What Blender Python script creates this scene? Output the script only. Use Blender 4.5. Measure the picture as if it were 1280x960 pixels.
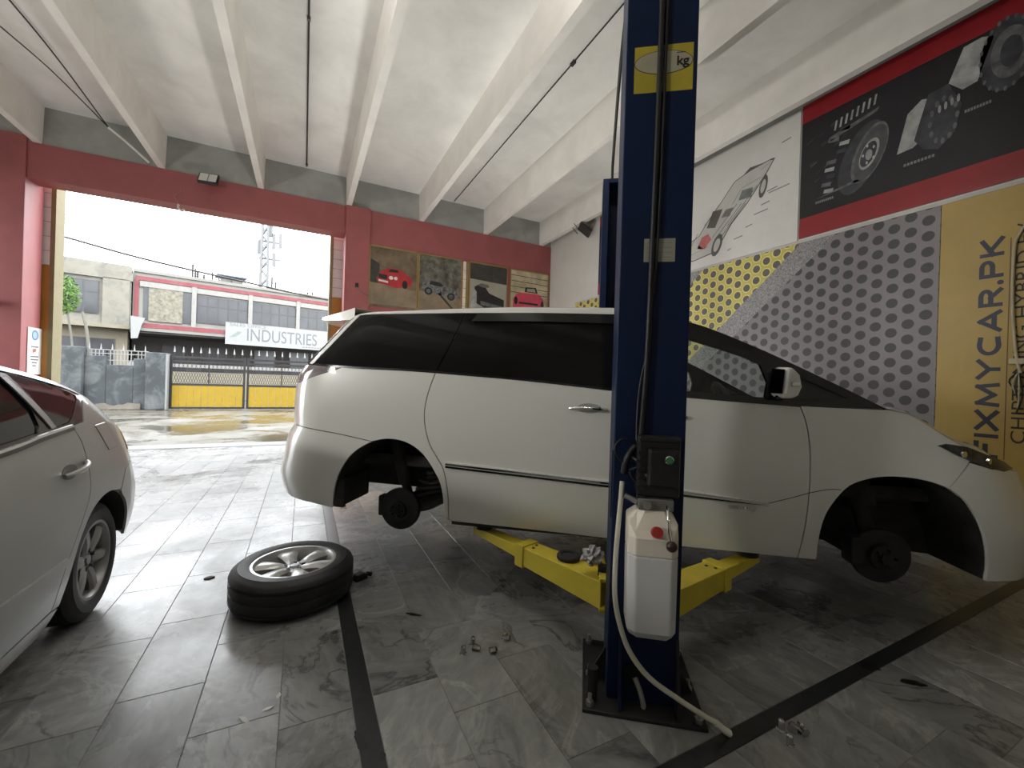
import bpy, bmesh, math, random
from mathutils import Vector, Matrix
from mathutils.geometry import delaunay_2d_cdt
random.seed(7)
scn = bpy.context.scene
for o in list(bpy.data.objects): bpy.data.objects.remove(o, do_unlink=True)
C = scn.collection
# ------------------------------------------------------------------ camera
YAW, PITCH, ROLL = math.radians(26.6), math.radians(-0.1), math.radians(1.8)
EYE = Vector((0, 0, 1.35)); FPX = 520.0
cd = bpy.data.cameras.new('camera'); cam = bpy.data.objects.new('camera', cd); C.objects.link(cam)
cd.sensor_width = 36; cd.lens = FPX / 1280 * 36; cd.clip_end = 300; cd.clip_start = .02
_F = Vector((math.sin(YAW)*math.cos(PITCH), math.cos(YAW)*math.cos(PITCH), math.sin(PITCH)))
_R = Vector((math.cos(YAW), -math.sin(YAW), 0)); _U = _R.cross(_F)
_R2 = _R*math.cos(ROLL) + _U*math.sin(ROLL); _U2 = -_R*math.sin(ROLL) + _U*math.cos(ROLL)
m = Matrix((_R2, _U2, -_F)).transposed().to_4x4(); m.translation = EYE
cam.matrix_world = m; scn.camera = cam
# ------------------------------------------------------------------ sky (even overcast) and exposure
w = bpy.data.worlds.new('overcast_sky'); scn.world = w; w.use_nodes = True
bg = w.node_tree.nodes['Background']; bg.inputs[0].default_value = (0.93, 0.97, 1.0, 1); bg.inputs[1].default_value = 8.0
vs = scn.view_settings; vs.view_transform = 'Standard'; vs.look = 'None'; vs.gamma = 1; vs.exposure = 0.0
vs.use_curve_mapping = False
scn.cycles.max_bounces = 8; scn.cycles.diffuse_bounces = 5; scn.cycles.transparent_max_bounces = 12
scn.cycles.sample_clamp_indirect = 4.0; scn.cycles.caustics_reflective = False; scn.cycles.caustics_refractive = False
FILL_TUBE_WATTS = 85.0  # strength of the two tubes added above the view
FILL_GLOW = 110.0  # strength of the stand lamps added to brighten ceiling and carrier
# ------------------------------------------------------------------ helpers: objects
def tag(o, label=None, cat=None, group=None, kind=None):
    if label: o['label'] = label
    if cat: o['category'] = cat
    if group: o['group'] = group
    if kind: o['kind'] = kind
    return o
def thing(name, label, cat, loc=(0,0,0), rz=0, group=None, kind=None):
    o = bpy.data.objects.new(name, None); C.objects.link(o)
    o.empty_display_size = .1; o.location = loc; o.rotation_euler = (0,0,rz)
    return tag(o, label, cat, group, kind)
def link(name, me, mat, parent=None):
    o = bpy.data.objects.new(name, me); C.objects.link(o)
    if mat is not None and not me.materials: me.materials.append(mat)
    if parent is not None: o.parent = parent
    return o
class G:
    """collects geometry for one mesh object"""
    def __init__(s): s.v = []; s.f = []
    def add(s, vs_, fs):
        b = len(s.v); s.v += [tuple(x) for x in vs_]; s.f += [tuple(i+b for i in f) for f in fs]; return s
    def box(s, x0, x1, y0, y1, z0, z1, M=None):
        vv = [Vector(p) for p in ((x0,y0,z0),(x1,y0,z0),(x1,y1,z0),(x0,y1,z0),(x0,y0,z1),(x1,y0,z1),(x1,y1,z1),(x0,y1,z1))]
        if M is not None: vv = [M @ p for p in vv]
        return s.add(vv, [(0,3,2,1),(4,5,6,7),(0,1,5,4),(1,2,6,5),(2,3,7,6),(3,0,4,7)])
    def beam(s, a, b, w_, h, up=(0,0,1)):
        a = Vector(a); b = Vector(b); d = (b-a); L = d.length; d.normalize(); up = Vector(up)
        if abs(d.dot(up)) > .98: up = Vector((1,0,0))
        x = d.cross(up).normalized(); u = x.cross(d)
        M = Matrix((x, d, u)).transposed().to_4x4(); M.translation = a
        return s.box(-w_/2, w_/2, 0, L, -h/2, h/2, M)
    def cyl(s, a, b, r, n=20, r2=None, cap=True):
        a = Vector(a); b = Vector(b); d = (b-a).normalized(); r2 = r if r2 is None else r2
        x = d.orthogonal().normalized(); y = d.cross(x); vv = []; ff = []
        for i in range(n):
            k = 2*math.pi*i/n; q = x*math.cos(k) + y*math.sin(k); vv += [a+q*r, b+q*r2]
        for i in range(n):
            j = (i+1) % n; ff.append((2*i, 2*j, 2*j+1, 2*i+1))
        if cap: ff.append(tuple(2*i for i in range(n))[::-1]); ff.append(tuple(2*i+1 for i in range(n)))
        return s.add(vv, ff)
    def tube(s, pts, r, n=8, smooth=0):
        pts = [Vector(p) for p in pts]
        if smooth: pts = [Vector(p) for p in crv(pts, smooth)]
        vv = []; ff = []; x = None
        for i, p in enumerate(pts):
            d = (pts[min(i+1, len(pts)-1)] - pts[max(i-1, 0)]).normalized()
            x = d.orthogonal().normalized() if x is None else (x - d*x.dot(d)).normalized()
            y = d.cross(x)
            vv += [p + (x*math.cos(2*math.pi*k/n) + y*math.sin(2*math.pi*k/n))*r for k in range(n)]
        for i in range(len(pts)-1):
            for k in range(n):
                a = i*n+k; b = i*n+(k+1) % n; ff.append((a, b, b+n, a+n))
        ff.append(tuple(range(n))[::-1]); e = (len(pts)-1)*n; ff.append(tuple(range(e, e+n)))
        return s.add(vv, ff)
    def lathe(s, prof, n=40, M=None, closed=False):
        vv = []; ff = []; m_ = len(prof)
        for i in range(n):
            k = 2*math.pi*i/n
            for r, z in prof:
                p = Vector((r*math.cos(k), r*math.sin(k), z)); vv.append(M @ p if M is not None else p)
        for i in range(n):
            j = (i+1) % n
            for q in range(m_ if closed else m_-1):
                q2 = (q+1) % m_; ff.append((i*m_+q, j*m_+q, j*m_+q2, i*m_+q2))
        return s.add(vv, ff)
    def grid(s, fn, nu, nv):
        vv = [fn(i/nu, j/nv) for i in range(nu+1) for j in range(nv+1)]
        ff = [(i*(nv+1)+j, (i+1)*(nv+1)+j, (i+1)*(nv+1)+j+1, i*(nv+1)+j+1) for i in range(nu) for j in range(nv)]
        return s.add(vv, ff)
    def prism(s, poly, fn, d0, d1):
        """2-D outline -> solid; fn(x, y, depth) gives the point"""
        n = len(poly); vv = [fn(x, y, d0) for x, y in poly] + [fn(x, y, d1) for x, y in poly]
        ff = [tuple(range(n))[::-1], tuple(range(n, 2*n))] + [(i, (i+1) % n, (i+1) % n+n, i+n) for i in range(n)]
        return s.add(vv, ff)
    def mesh(s, name, smooth=None, fix=True):
        me = bpy.data.meshes.new(name); me.from_pydata([tuple(p) for p in s.v], [], s.f)
        if fix:
            bm = bmesh.new(); bm.from_mesh(me); bmesh.ops.remove_doubles(bm, verts=bm.verts, dist=1e-5)
            bmesh.ops.recalc_face_normals(bm, faces=bm.faces); bm.to_mesh(me); bm.free()
        if smooth is not None:
            me.polygons.foreach_set('use_smooth', [True]*len(me.polygons))
            if smooth < 180: me.set_sharp_from_angle(angle=math.radians(smooth))
        me.update(); return me
    def obj(s, name, mat, parent=None, smooth=None, bev=0, fix=True):
        o = link(name, s.mesh(name, smooth, fix), mat, parent)
        if bev:
            b = o.modifiers.new('bevel', 'BEVEL'); b.width = bev; b.segments = 2; b.limit_method = 'ANGLE'; b.angle_limit = math.radians(40)
        return o
def crv(pts, n=5):
    """Catmull-Rom through the points, open"""
    P = [Vector(p) for p in pts]
    if len(P) < 3: return [tuple(p) for p in P]
    Q = [P[0]*2-P[1]] + P + [P[-1]*2-P[-2]]; out = []
    for i in range(1, len(Q)-2):
        a, b, c, d = Q[i-1:i+3]
        for k in range(n):
            t = k/n; out.append(tuple(.5*((2*b)+(c-a)*t+(2*a-5*b+4*c-d)*t*t+(3*b-a-3*c+d)*t**3)))
    out.append(tuple(P[-1])); return out
def inside(x, y, poly):
    c = False; j = len(poly)-1
    for i in range(len(poly)):
        xi, yi = poly[i][0], poly[i][1]; xj, yj = poly[j][0], poly[j][1]
        if (yi > y) != (yj > y) and x < (xj-xi)*(y-yi)/(yj-yi)+xi: c = not c
        j = i
    return c
def area2(p): return sum(p[i-1][0]*p[i][1]-p[i][0]*p[i-1][1] for i in range(len(p)))
def inset(poly, d):
    if d == 0: return poly
    n = len(poly); s = 1 if area2(poly) > 0 else -1; out = []
    for i in range(n):
        a = Vector(poly[i-1][:2]); b = Vector(poly[i][:2]); c = Vector(poly[(i+1) % n][:2])
        e1 = (b-a).normalized(); e2 = (c-b).normalized()
        n1 = Vector((-e1.y, e1.x))*s; n2 = Vector((-e2.y, e2.x))*s; k = n1+n2
        if k.length < .3: k = n1
        k.normalize(); q = max(.5, k.dot(n1)); r = b + k*(d/q); out.append((r.x, r.y))
    return out
def clean(poly, eps=1e-4):
    out = []
    for p in poly:
        if not out or (Vector(p[:2])-Vector(out[-1][:2])).length > eps: out.append((p[0], p[1]))
    if (Vector(out[0])-Vector(out[-1])).length < eps: out.pop()
    return out
def panel(name, poly, surf, mat, parent, step=.07, gap=.003, depth=.014, holes=(), mirror=None, both=False, off=0., smooth=35):
    """sheet-metal panel: outline in surface coordinates, filled, mapped on the surface, edges turned inward"""
    poly = inset(clean(poly), gap); holes = [clean(h) for h in holes]; loops = []; pts = []; edges = []
    for L in [poly] + list(holes):
        dense = []
        for i in range(len(L)):
            a = Vector(L[i]); b = Vector(L[(i+1) % len(L)]); k = max(1, int((b-a).length/step+.5))
            dense += [a+(b-a)*(t/k) for t in range(k)]
        b0 = len(pts); pts += dense; edges += [(b0+i, b0+(i+1) % len(dense)) for i in range(len(dense))]
    x0 = min(p.x for p in pts); x1 = max(p.x for p in pts); y0 = min(p.y for p in pts); y1 = max(p.y for p in pts)
    ring = list(pts); ny = max(1, int((y1-y0)/step)); nx = max(1, int((x1-x0)/step))
    for i in range(1, nx+1):
        for j in range(1, ny+1):
            x = x0+(x1-x0)*i/(nx+1); y = y0+(y1-y0)*j/(ny+1)
            if inside(x, y, poly) and not any(inside(x, y, h) for h in holes):
                if min((p.x-x)**2+(p.y-y)**2 for p in ring) > (step*.45)**2: pts.append(Vector((x, y)))
    vo, eo, fo, *_ = delaunay_2d_cdt(pts, edges, [], 0, 1e-6)
    tris = []
    for f in fo:
        cx = sum(vo[i].x for i in f)/len(f); cy = sum(vo[i].y for i in f)/len(f)
        if inside(cx, cy, poly) and not any(inside(cx, cy, h) for h in holes): tris.append(tuple(f))
    g = G()
    for mm in ((False, True) if both else (bool(mirror),)):
        top = [surf(p.x, p.y, off, mm) for p in vo]; low = [surf(p.x, p.y, off+depth, mm) for p in vo]
        cnt = {}
        for f in tris:
            for i in range(len(f)):
                a, b = f[i], f[(i+1) % len(f)]; cnt.setdefault((min(a, b), max(a, b)), []).append((a, b))
        fl = [f if not mm else f[::-1] for f in tris]
        if depth:
            n = len(vo); rim = [v[0] for v in cnt.values() if len(v) == 1]
            fl += [((b, a, a+n, b+n) if not mm else (a, b, b+n, a+n)) for a, b in rim]
            g.add(top+low, fl)
        else: g.add(top, fl)
    me = bpy.data.meshes.new(name); me.from_pydata(g.v, [], g.f)
    bm = bmesh.new(); bm.from_mesh(me)
    bmesh.ops.delete(bm, geom=[v for v in bm.verts if not v.link_faces], context='VERTS')
    if both: bmesh.ops.remove_doubles(bm, verts=bm.verts, dist=1e-4)
    bm.to_mesh(me); bm.free()
    me.polygons.foreach_set('use_smooth', [True]*len(me.polygons)); me.set_sharp_from_angle(angle=math.radians(smooth)); me.update()
    return link(name, me, mat, parent)
def words(name, body, size, mat, parent, M, depth=.001, align='LEFT', sx=1.0, bold=0.):
    cu = bpy.data.curves.new(name, 'FONT'); cu.body = body; cu.size = size; cu.extrude = depth; cu.align_x = align; cu.offset = bold
    t = bpy.data.objects.new(name, cu); C.objects.link(t)
    dg = bpy.context.evaluated_depsgraph_get(); me = bpy.data.meshes.new_from_object(t.evaluated_get(dg))
    bpy.data.objects.remove(t, do_unlink=True)
    me.transform(M @ Matrix.Diagonal((sx, 1, 1, 1))); me.name = name; me.materials.clear()
    bm = bmesh.new(); bm.from_mesh(me); left = set(bm.verts); k = 0
    while left:                                    # every letter becomes a part of its own
        st_ = [left.pop()]; isl = []
        while st_:
            v = st_.pop(); isl.append(v)
            for e in v.link_edges:
                w_ = e.other_vert(v)
                if w_ in left: left.discard(w_); st_.append(w_)
        ix = {v: i for i, v in enumerate(isl)}; fs = {f for v in isl for f in v.link_faces}
        m2 = bpy.data.meshes.new('letter'); m2.from_pydata([tuple(v.co) for v in isl], [], [tuple(ix[v] for v in f.verts) for f in fs]); link('letter', m2, mat, parent)
    bm.free(); bpy.data.meshes.remove(me)
def frame(o, x, y):
    """matrix whose x and y axes are the given directions"""
    x = Vector(x).normalized(); y = Vector(y).normalized(); M = Matrix((x, y, x.cross(y))).transposed().to_4x4(); M.translation = Vector(o); return M
# ------------------------------------------------------------------ helpers: materials
MATS = {}
def nt(name):
    m_ = bpy.data.materials.new(name); m_.use_nodes = True; n = m_.node_tree
    return m_, n, n.nodes['Principled BSDF']
def nd(n, typ, **kw):
    x = n.nodes.new(typ)
    for k, v in kw.items(): setattr(x, k, v)
    return x
def setin(x, **kw):
    for k, v in kw.items(): x.inputs[k.replace('_', ' ')].default_value = v
    return x
def math_(n, op, a, b=None, c=None):
    x = nd(n, 'ShaderNodeMath', operation=op)
    for i, q in enumerate((a, b, c)):
        if q is None: continue
        if isinstance(q, (int, float)): x.inputs[i].default_value = q
        else: n.links.new(q, x.inputs[i])
    return x.outputs[0]
def mixc(n, fac, a, b):
    x = nd(n, 'ShaderNodeMix', data_type='RGBA')
    for i, q in ((0, fac), (6, a), (7, b)):
        if isinstance(q, (int, float)): x.inputs[i].default_value = q
        elif isinstance(q, tuple): x.inputs[i].default_value = q if len(q) == 4 else (*q, 1)
        else: n.links.new(q, x.inputs[i])
    return x.outputs[2]
def ramp(n, fac, stops):
    x = nd(n, 'ShaderNodeValToRGB'); el = x.color_ramp.elements
    while len(el) > len(stops): el.remove(el[-1])
    while len(el) < len(stops): el.new(.5)
    for e, (p, c_) in zip(el, stops): e.position = p; e.color = c_ if len(c_) == 4 else (*c_, 1)
    n.links.new(fac, x.inputs[0]); return x.outputs[0]
def noise(n, vec, scale, detail=4, rough=.55, dist=0., dim='3D'):
    x = nd(n, 'ShaderNodeTexNoise', noise_dimensions=dim); setin(x, Scale=scale, Detail=detail, Roughness=rough, Distortion=dist)
    if vec is not None: n.links.new(vec, x.inputs['Vector'])
    return x
def PM(name, col, rough=.5, metal=0., var=.12, scale=6., bump=0., bscale=60., coat=0., spec=.5, rv=.3, stain=None, stain_amt=.5, stain_scale=2.):
    """general procedural material: a base colour with mottling, fine relief and, if asked, stains"""
    if name in MATS: return MATS[name]
    m_, n, b = nt(name); tc = nd(n, 'ShaderNodeTexCoord').outputs['Object']
    nz = noise(n, tc, scale); lo = tuple(max(0, c_*(1-var)) for c_ in col); hi = tuple(min(1, c_*(1+var)) for c_ in col)
    out = ramp(n, nz.outputs['Fac'], [(.3, lo), (.7, hi)])
    if stain:
        nz2 = noise(n, tc, stain_scale, 8, .65, .6); k = ramp(n, nz2.outputs['Fac'], [(.48, (0,0,0)), (.72, (1,1,1))])
        out = mixc(n, math_(n, 'MULTIPLY', k, stain_amt), out, stain)
    n.links.new(out, b.inputs['Base Color'])
    rr = math_(n, 'MULTIPLY_ADD', nz.outputs['Fac'], rough*rv, rough*(1-rv/2)); n.links.new(rr, b.inputs['Roughness'])
    setin(b, Metallic=metal); b.inputs['Specular IOR Level'].default_value = spec
    if coat: b.inputs['Coat Weight'].default_value = coat; b.inputs['Coat Roughness'].default_value = .04
    if bump:
        bn = noise(n, tc, bscale, 5); bp = nd(n, 'ShaderNodeBump'); setin(bp, Strength=bump, Distance=.02)
        n.links.new(bn.outputs['Fac'], bp.inputs['Height']); n.links.new(bp.outputs[0], b.inputs['Normal'])
    MATS[name] = m_; return m_
def GLASS(name, tint, refl=.9):
    """thin glazing: tinted see-through with mirror-like grazing reflection"""
    if name in MATS: return MATS[name]
    m_ = bpy.data.materials.new(name); m_.use_nodes = True; n = m_.node_tree; n.nodes.clear()
    o = nd(n, 'ShaderNodeOutputMaterial'); t = nd(n, 'ShaderNodeBsdfTransparent'); t.inputs[0].default_value = (*tint, 1)
    g = nd(n, 'ShaderNodeBsdfGlossy'); setin(g, Roughness=.02); g.inputs[0].default_value = (refl, refl, refl, 1)
    lw_ = nd(n, 'ShaderNodeLayerWeight'); fr = math_(n, 'MULTIPLY_ADD', math_(n, 'POWER', lw_.outputs['Facing'], 5.), .9, .05); mx = nd(n, 'ShaderNodeMixShader')
    n.links.new(fr, mx.inputs[0]); n.links.new(t.outputs[0], mx.inputs[1]); n.links.new(g.outputs[0], mx.inputs[2]); n.links.new(mx.outputs[0], o.inputs[0])
    MATS[name] = m_; return m_
def EMIT(name, col, strength):
    if name in MATS: return MATS[name]
    m_, n, b = nt(name); b.inputs['Base Color'].default_value = (*col, 1)
    b.inputs['Emission Color'].default_value = (*col, 1); b.inputs['Emission Strength'].default_value = strength
    MATS[name] = m_; return m_
# ================================================================== THE ROOM
YW, XW, XL, YB = 9.28, 5.66, -6.4, -4.6      # door wall, poster wall, left wall, back wall
ZB, ZS = 4.91, 5.50                          # underside of beams, underside of slab
white_plaster = PM('white_plaster', (.80,.79,.76), .8, var=.07, scale=1.6, bump=.12, bscale=14, stain=(.60,.59,.56), stain_amt=.5, stain_scale=1.1)
beam_plaster = PM('beam_plaster', (.80,.78,.74), .8, var=.06, scale=2.2, bump=.10, bscale=10, stain=(.66,.64,.60), stain_amt=.4, stain_scale=1.3)
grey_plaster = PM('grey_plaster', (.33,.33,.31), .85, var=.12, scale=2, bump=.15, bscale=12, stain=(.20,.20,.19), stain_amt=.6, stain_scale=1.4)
wall_paint = PM('wall_paint', (.62,.61,.57), .75, var=.05, scale=2, bump=.05, bscale=20)
red_paint = PM('red_paint', (.33,.092,.094), .5, var=.08, scale=2.5, bump=.04, bscale=30, stain=(.22,.065,.065), stain_amt=.4)
grout = PM('grout', (.22,.22,.21), .8, var=.1)
def marble(name, dark, light, warm=0.):
    m_, n, b = nt(name)
    tc = nd(n, 'ShaderNodeTexCoord').outputs['Object']; oi = nd(n, 'ShaderNodeObjectInfo'); geo = nd(n, 'ShaderNodeNewGeometry')
    rot = nd(n, 'ShaderNodeVectorRotate', rotation_type='Z_AXIS'); n.links.new(tc, rot.inputs['Vector'])
    n.links.new(math_(n, 'MULTIPLY', oi.outputs['Random'], 6.283), rot.inputs['Angle'])
    add = nd(n, 'ShaderNodeVectorMath', operation='ADD'); n.links.new(rot.outputs[0], add.inputs[0])
    cmb = nd(n, 'ShaderNodeCombineXYZ')
    for i in range(2): n.links.new(math_(n, 'MULTIPLY', oi.outputs['Random'], (37., 91.)[i]), cmb.inputs[i])
    n.links.new(cmb.outputs[0], add.inputs[1])
    mp = nd(n, 'ShaderNodeMapping'); mp.inputs['Scale'].default_value = (1, 3.2, 1); n.links.new(add.outputs[0], mp.inputs[0]); v = mp.outputs[0]; p0 = add.outputs[0]
    cloud = noise(n, p0, 2.0, 6, .55, .9).outputs['Fac']; brush = noise(n, v, 5.5, 8, .68, .5).outputs['Fac']
    mid = tuple((a+c_)/2 for a, c_ in zip(dark, light))
    f_ = math_(n, 'ADD', math_(n, 'MULTIPLY', cloud, .48), math_(n, 'MULTIPLY', brush, .52))
    base = ramp(n, f_, [(.34, dark), (.50, mid), (.66, light)])
    patch = ramp(n, noise(n, p0, 1.4, 2).outputs['Fac'], [(.42, (0,0,0)), (.62, (1,1,1))])
    vn = noise(n, p0, 1.7, 6, .58, 1.1).outputs['Fac']; vd = math_(n, 'ABSOLUTE', math_(n, 'SUBTRACT', vn, .5))
    base = mixc(n, math_(n, 'MULTIPLY', ramp(n, vd, [(0., (.85,.85,.85)), (.006, (.6,.6,.6)), (.022, (0,0,0))]), patch), base, tuple(c_*.22 for c_ in dark))
    lv = noise(n, p0, 1.5, 7, .6, 1.6).outputs['Fac']; ld = math_(n, 'ABSOLUTE', math_(n, 'SUBTRACT', lv, .47))
    base = mixc(n, math_(n, 'MULTIPLY', ramp(n, ld, [(0., (.5,.5,.5)), (.012, (.22,.22,.22)), (.04, (0,0,0))]), math_(n, 'SUBTRACT', 1.0, patch)), base, (.50,.50,.48))
    # every tile has its own tone
    tone = math_(n, 'MULTIPLY_ADD', oi.outputs['Random'], .36, .82)
    tn = nd(n, 'ShaderNodeMix', data_type='RGBA', blend_type='MULTIPLY'); tn.inputs[0].default_value = 1; n.links.new(base, tn.inputs[6])
    cc = nd(n, 'ShaderNodeCombineColor')
    for i in range(3): n.links.new(tone, cc.inputs[i])
    n.links.new(cc.outputs[0], tn.inputs[7]); col = tn.outputs[2]
    # dried, dusty tyre streaks and wet film, lying across the tiles
    pos = geo.outputs['Position']
    sm = nd(n, 'ShaderNodeMapping'); sm.inputs['Rotation'].default_value = (0,0,math.radians(9)); sm.inputs['Scale'].default_value = (7, .35, 1); n.links.new(pos, sm.inputs[0])
    st = noise(n, sm.outputs[0], 1.3, 6, .65, .3).outputs['Fac']
    col = mixc(n, ramp(n, st, [(.54, (0,0,0)), (.78, (.35,.35,.35))]), col, (.42,.42,.40))
    n.links.new(col, b.inputs['Base Color'])
    wn = noise(n, pos, .9, 7, .6, .8).outputs['Fac']
    wet = ramp(n, wn, [(.40, (.34,.34,.34)), (.55, (.22,.22,.22)), (.66, (.10,.10,.10))])
    fine = noise(n, pos, 14, 4).outputs['Fac']
    n.links.new(math_(n, 'MULTIPLY_ADD', fine, .10, wet), b.inputs['Roughness'])
    bp = nd(n, 'ShaderNodeBump'); setin(bp, Strength=.06, Distance=.01); n.links.new(noise(n, pos, 9, 5).outputs['Fac'], bp.inputs['Height']); n.links.new(bp.outputs[0], b.inputs['Normal'])
    b.inputs['Specular IOR Level'].default_value = .55
    return m_
marble_grey = marble('grey_marble', (.13,.133,.13), (.31,.312,.302))
marble_warm = marble('warm_marble', (.17,.145,.125), (.42,.37,.32))
strip_black = PM('black_granite', (.022,.023,.024), .3, var=.3, scale=30, bump=.04, bscale=60)
# ---- floor with its tiles
floor = G().box(XL, XW, YB, YW+.55, -.12, -.0025).obj('floor', grout); tag(floor, 'dark grey marbled tile floor of the workshop', kind='structure')
def tile_mesh(w_, l):
    g = G(); e = .0012; h = .0; d = -.012; k = .0013
    a = [(-w_/2+e, -l/2+e), (w_/2-e, -l/2+e), (w_/2-e, l/2-e), (-w_/2+e, l/2-e)]
    top = [(x-math.copysign(k, x), y-math.copysign(k, y), h) for x, y in a]; mid = [(x, y, h-k) for x, y in a]; bot = [(x, y, d) for x, y in a]
    g.add(top+mid+bot, [(0,1,2,3)] + [(4+i, 4+(i+1) % 4, (i+1) % 4, i) for i in range(4)] + [(8+i, 8+(i+1) % 4, 4+(i+1) % 4, 4+i) for i in range(4)])
    me = g.mesh('floor_tile', fix=False); me.materials.append(marble_grey); return me
TM = {}
def tmesh(w_, l):
    k = (round(w_, 3), round(l, 3))
    if k not in TM: TM[k] = tile_mesh(w_, l)
    return TM[k]
cols = [(-.05-.3*(k+1), -.05-.3*k) for k in range(21)] + [(-.05, .215)] + [(.30, .585)] + [(.585+.3*k, .885+.3*k) for k in range(17)]
known = {(-.65, -.35): 2.21, (-.35, -.05): 1.89, (.3, .585): 1.83, (.885, 1.185): 1.228, (.585, .885): 1.60}
tiles = []
for c0, c1 in cols:
    c0 = max(c0, XL); c1 = min(c1, XW)
    if c1-c0 < .05: continue
    y0 = next((v for (a, b), v in known.items() if abs(a-c0) < .02), 1.075+random.choice((.12, .22, .31, .42, .53)))
    lo, hi = (1.075, YW+.02) if c0 > .25 else (YB, YW+.02)
    ys = [lo]; y = y0-.6*math.ceil((y0-lo)/.6)
    while y < hi:
        if y > lo+.04: ys.append(y)
        y += .6
    ys.append(hi); tiles += [(c0, c1, a, b) for a, b in zip(ys, ys[1:]) if b-a > .03]
    if c0 > .25:
        y = 1.0; k = random.choice((.3, .45, .6)); ys = [1.0]
        while y > YB: y -= k; k = .6; ys.append(max(y, YB))
        tiles += [(c0, c1, b, a) for a, b in zip(ys, ys[1:]) if a-b > .03]
def seen(t):
    """how large the tile shows from where the photograph was taken (0 = outside the frame)"""
    c_ = Vector(((t[0]+t[1])/2, (t[2]+t[3])/2, 0)) - EYE; z = c_.dot(_F)
    if z < .5: return 0
    u = 640+FPX*c_.dot(_R2)/z; v = 480-FPX*c_.dot(_U2)/z
    return (t[1]-t[0])*(t[3]-t[2])/z**3 if -120 < u < 1400 and v < 1120 else 0
tiles.sort(key=seen, reverse=True)
rest = G()
for i, (a, b, c_, d) in enumerate(tiles):
    if i < 295 and seen((a, b, c_, d)) > 0:
        o = bpy.data.objects.new('floor_tile', tmesh(b-a, d-c_)); C.objects.link(o); o.parent = floor; o.location = ((a+b)/2, (c_+d)/2, 0)
        if abs((a+b)/2-.46) < .3 and 4.1 < (c_+d)/2 < 5.2:
            o.data = o.data.copy(); o.data.materials[0] = marble_warm
    else:
        e = .0018; rest.box(a+e, b-e, c_+e, d-e, -.012, 0)
tag(rest.obj('distant_floor_tiles', marble_grey, floor, fix=False), kind='stuff')
for nm, bx in (('border_strip', (.2175, .2975, YB, YW, -.012, .0003)), ('border_strip', (.30, XW, 1.0025, 1.0725, -.012, .0003))):
    G().box(*bx).obj(nm, strip_black, floor)
oil = PM('dried_oil', (.012,.012,.011), .35, var=.3, scale=20)
def blot(x, y, rx, ry, seed, mat, rot=0):
    random.seed(seed); n = 26; pts = []
    for i in range(n):
        k = 2*math.pi*i/n; q = 1+random.uniform(-.22, .18); px, py = rx*q*math.cos(k), ry*q*math.sin(k)
        pts.append((x+px*math.cos(rot)-py*math.sin(rot), y+px*math.sin(rot)+py*math.cos(rot)))
    return G().prism(pts, lambda a, b, d: (a, b, d), .0002, .0011).obj('oil_stain', mat, floor)
for a in ((2.55, 1.035, .055, .035, 1, -.4), (2.60, .885, .05, .022, 2, -.75), (.225, 1.62, .018, .05, 4, .2), (.235, 1.46, .012, .03, 5, .8), (.29, 1.52, .01, .02, 6, 0), (.60, 2.38, .014, .05, 7, .9)):
    blot(*a[:5], oil, a[5])
# ---- ceiling: slab and ribs
ceil = G().box(XL, XW, YB, YW+.5, ZS, ZS+.25).obj('ceiling', white_plaster); tag(ceil, 'white stained concrete ceiling slab', kind='structure')
for x in (-5.4, -3.86, -2.32, -.83, .74, 2.26, 3.82, 5.37):
    o = G().add([(x+sx*w_, y, z) for y in (YB, YW+.1) for z, w_ in ((ZB, .05), (ZS+.02, .065)) for sx in (-1, 1)],
                [(0,1,5,4),(2,6,7,3),(0,2,3,1),(4,5,7,6),(0,4,6,2),(1,3,7,5)]).obj('ceiling_beam', beam_plaster, ceil)
# ---- walls
def wallbox(name, mat, *bx, parent=None, bev=0):
    o = G().box(*bx).obj(name, mat, parent, bev=bev)
    if parent is None: o['kind'] = 'structure'
    return o
wr = wallbox('wall_right', wall_paint, XW, XW+.25, YB, YW+.4, 0, ZS+.25)
wl = wallbox('wall_left', wall_paint, XL-.25, XL, YB, YW+.4, 4.34, ZS+.25)      # unseen opening at the far end, added for more daylight
for y0, y1 in ((YB, 6.6),): wallbox('side_pillar', wall_paint, XL-.25, XL, y0, y1, 0, 4.34, parent=wl)
wallbox('wall_back', wall_paint, XL-.25, XW+.25, YB-.25, YB, 0, ZS+.25)
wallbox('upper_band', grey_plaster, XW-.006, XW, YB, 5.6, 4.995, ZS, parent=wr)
wf = wallbox('wall_front', wall_paint, 1.1, XW, YW, YW+.3, 0, 2.70)  # hidden lower part made pale to bounce light onto the floor
wallbox('red_field', red_paint, 1.1, XW, YW, YW+.3, 2.70, 4.34, parent=wf)
wallbox('left_infill', red_paint, XL, -4.7, YW, YW+.3, 0, 4.34, parent=wf)
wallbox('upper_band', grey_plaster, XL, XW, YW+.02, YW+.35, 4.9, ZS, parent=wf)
lint = wallbox('trim_1', red_paint, XL, XW, YW, YW+.36, 4.34, 4.905); tag(lint, 'dark red painted lintel beam over the workshop doorway')
pr = wallbox('trim_2', red_paint, .69, 1.167, YW-.07, YW+.5, 0, 4.915, bev=.008); tag(pr, 'dark red painted pillar right of the doorway')
pl = wallbox('trim_3', red_paint, -5.0, -3.965, YW-.04, YW+.49, 0, 4.98, bev=.008); tag(pl, 'dark red painted pillar left of the doorway')
# socket with a loose wire on the right pillar
G().box(.90, .965, YW-.085, YW-.068, 3.24, 3.33).obj('socket_box', PM('soot_black', (.01,.01,.01), .6), pr)
G().tube([(.93,YW-.085,3.25), (.96,YW-.10,3.2), (1.08,YW-.085,3.13), (1.2,YW-.075,3.09)], .008, 6, 4).obj('loose_wire', PM('grey_cable', (.18,.17,.16), .6), pr, smooth=60)
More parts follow.
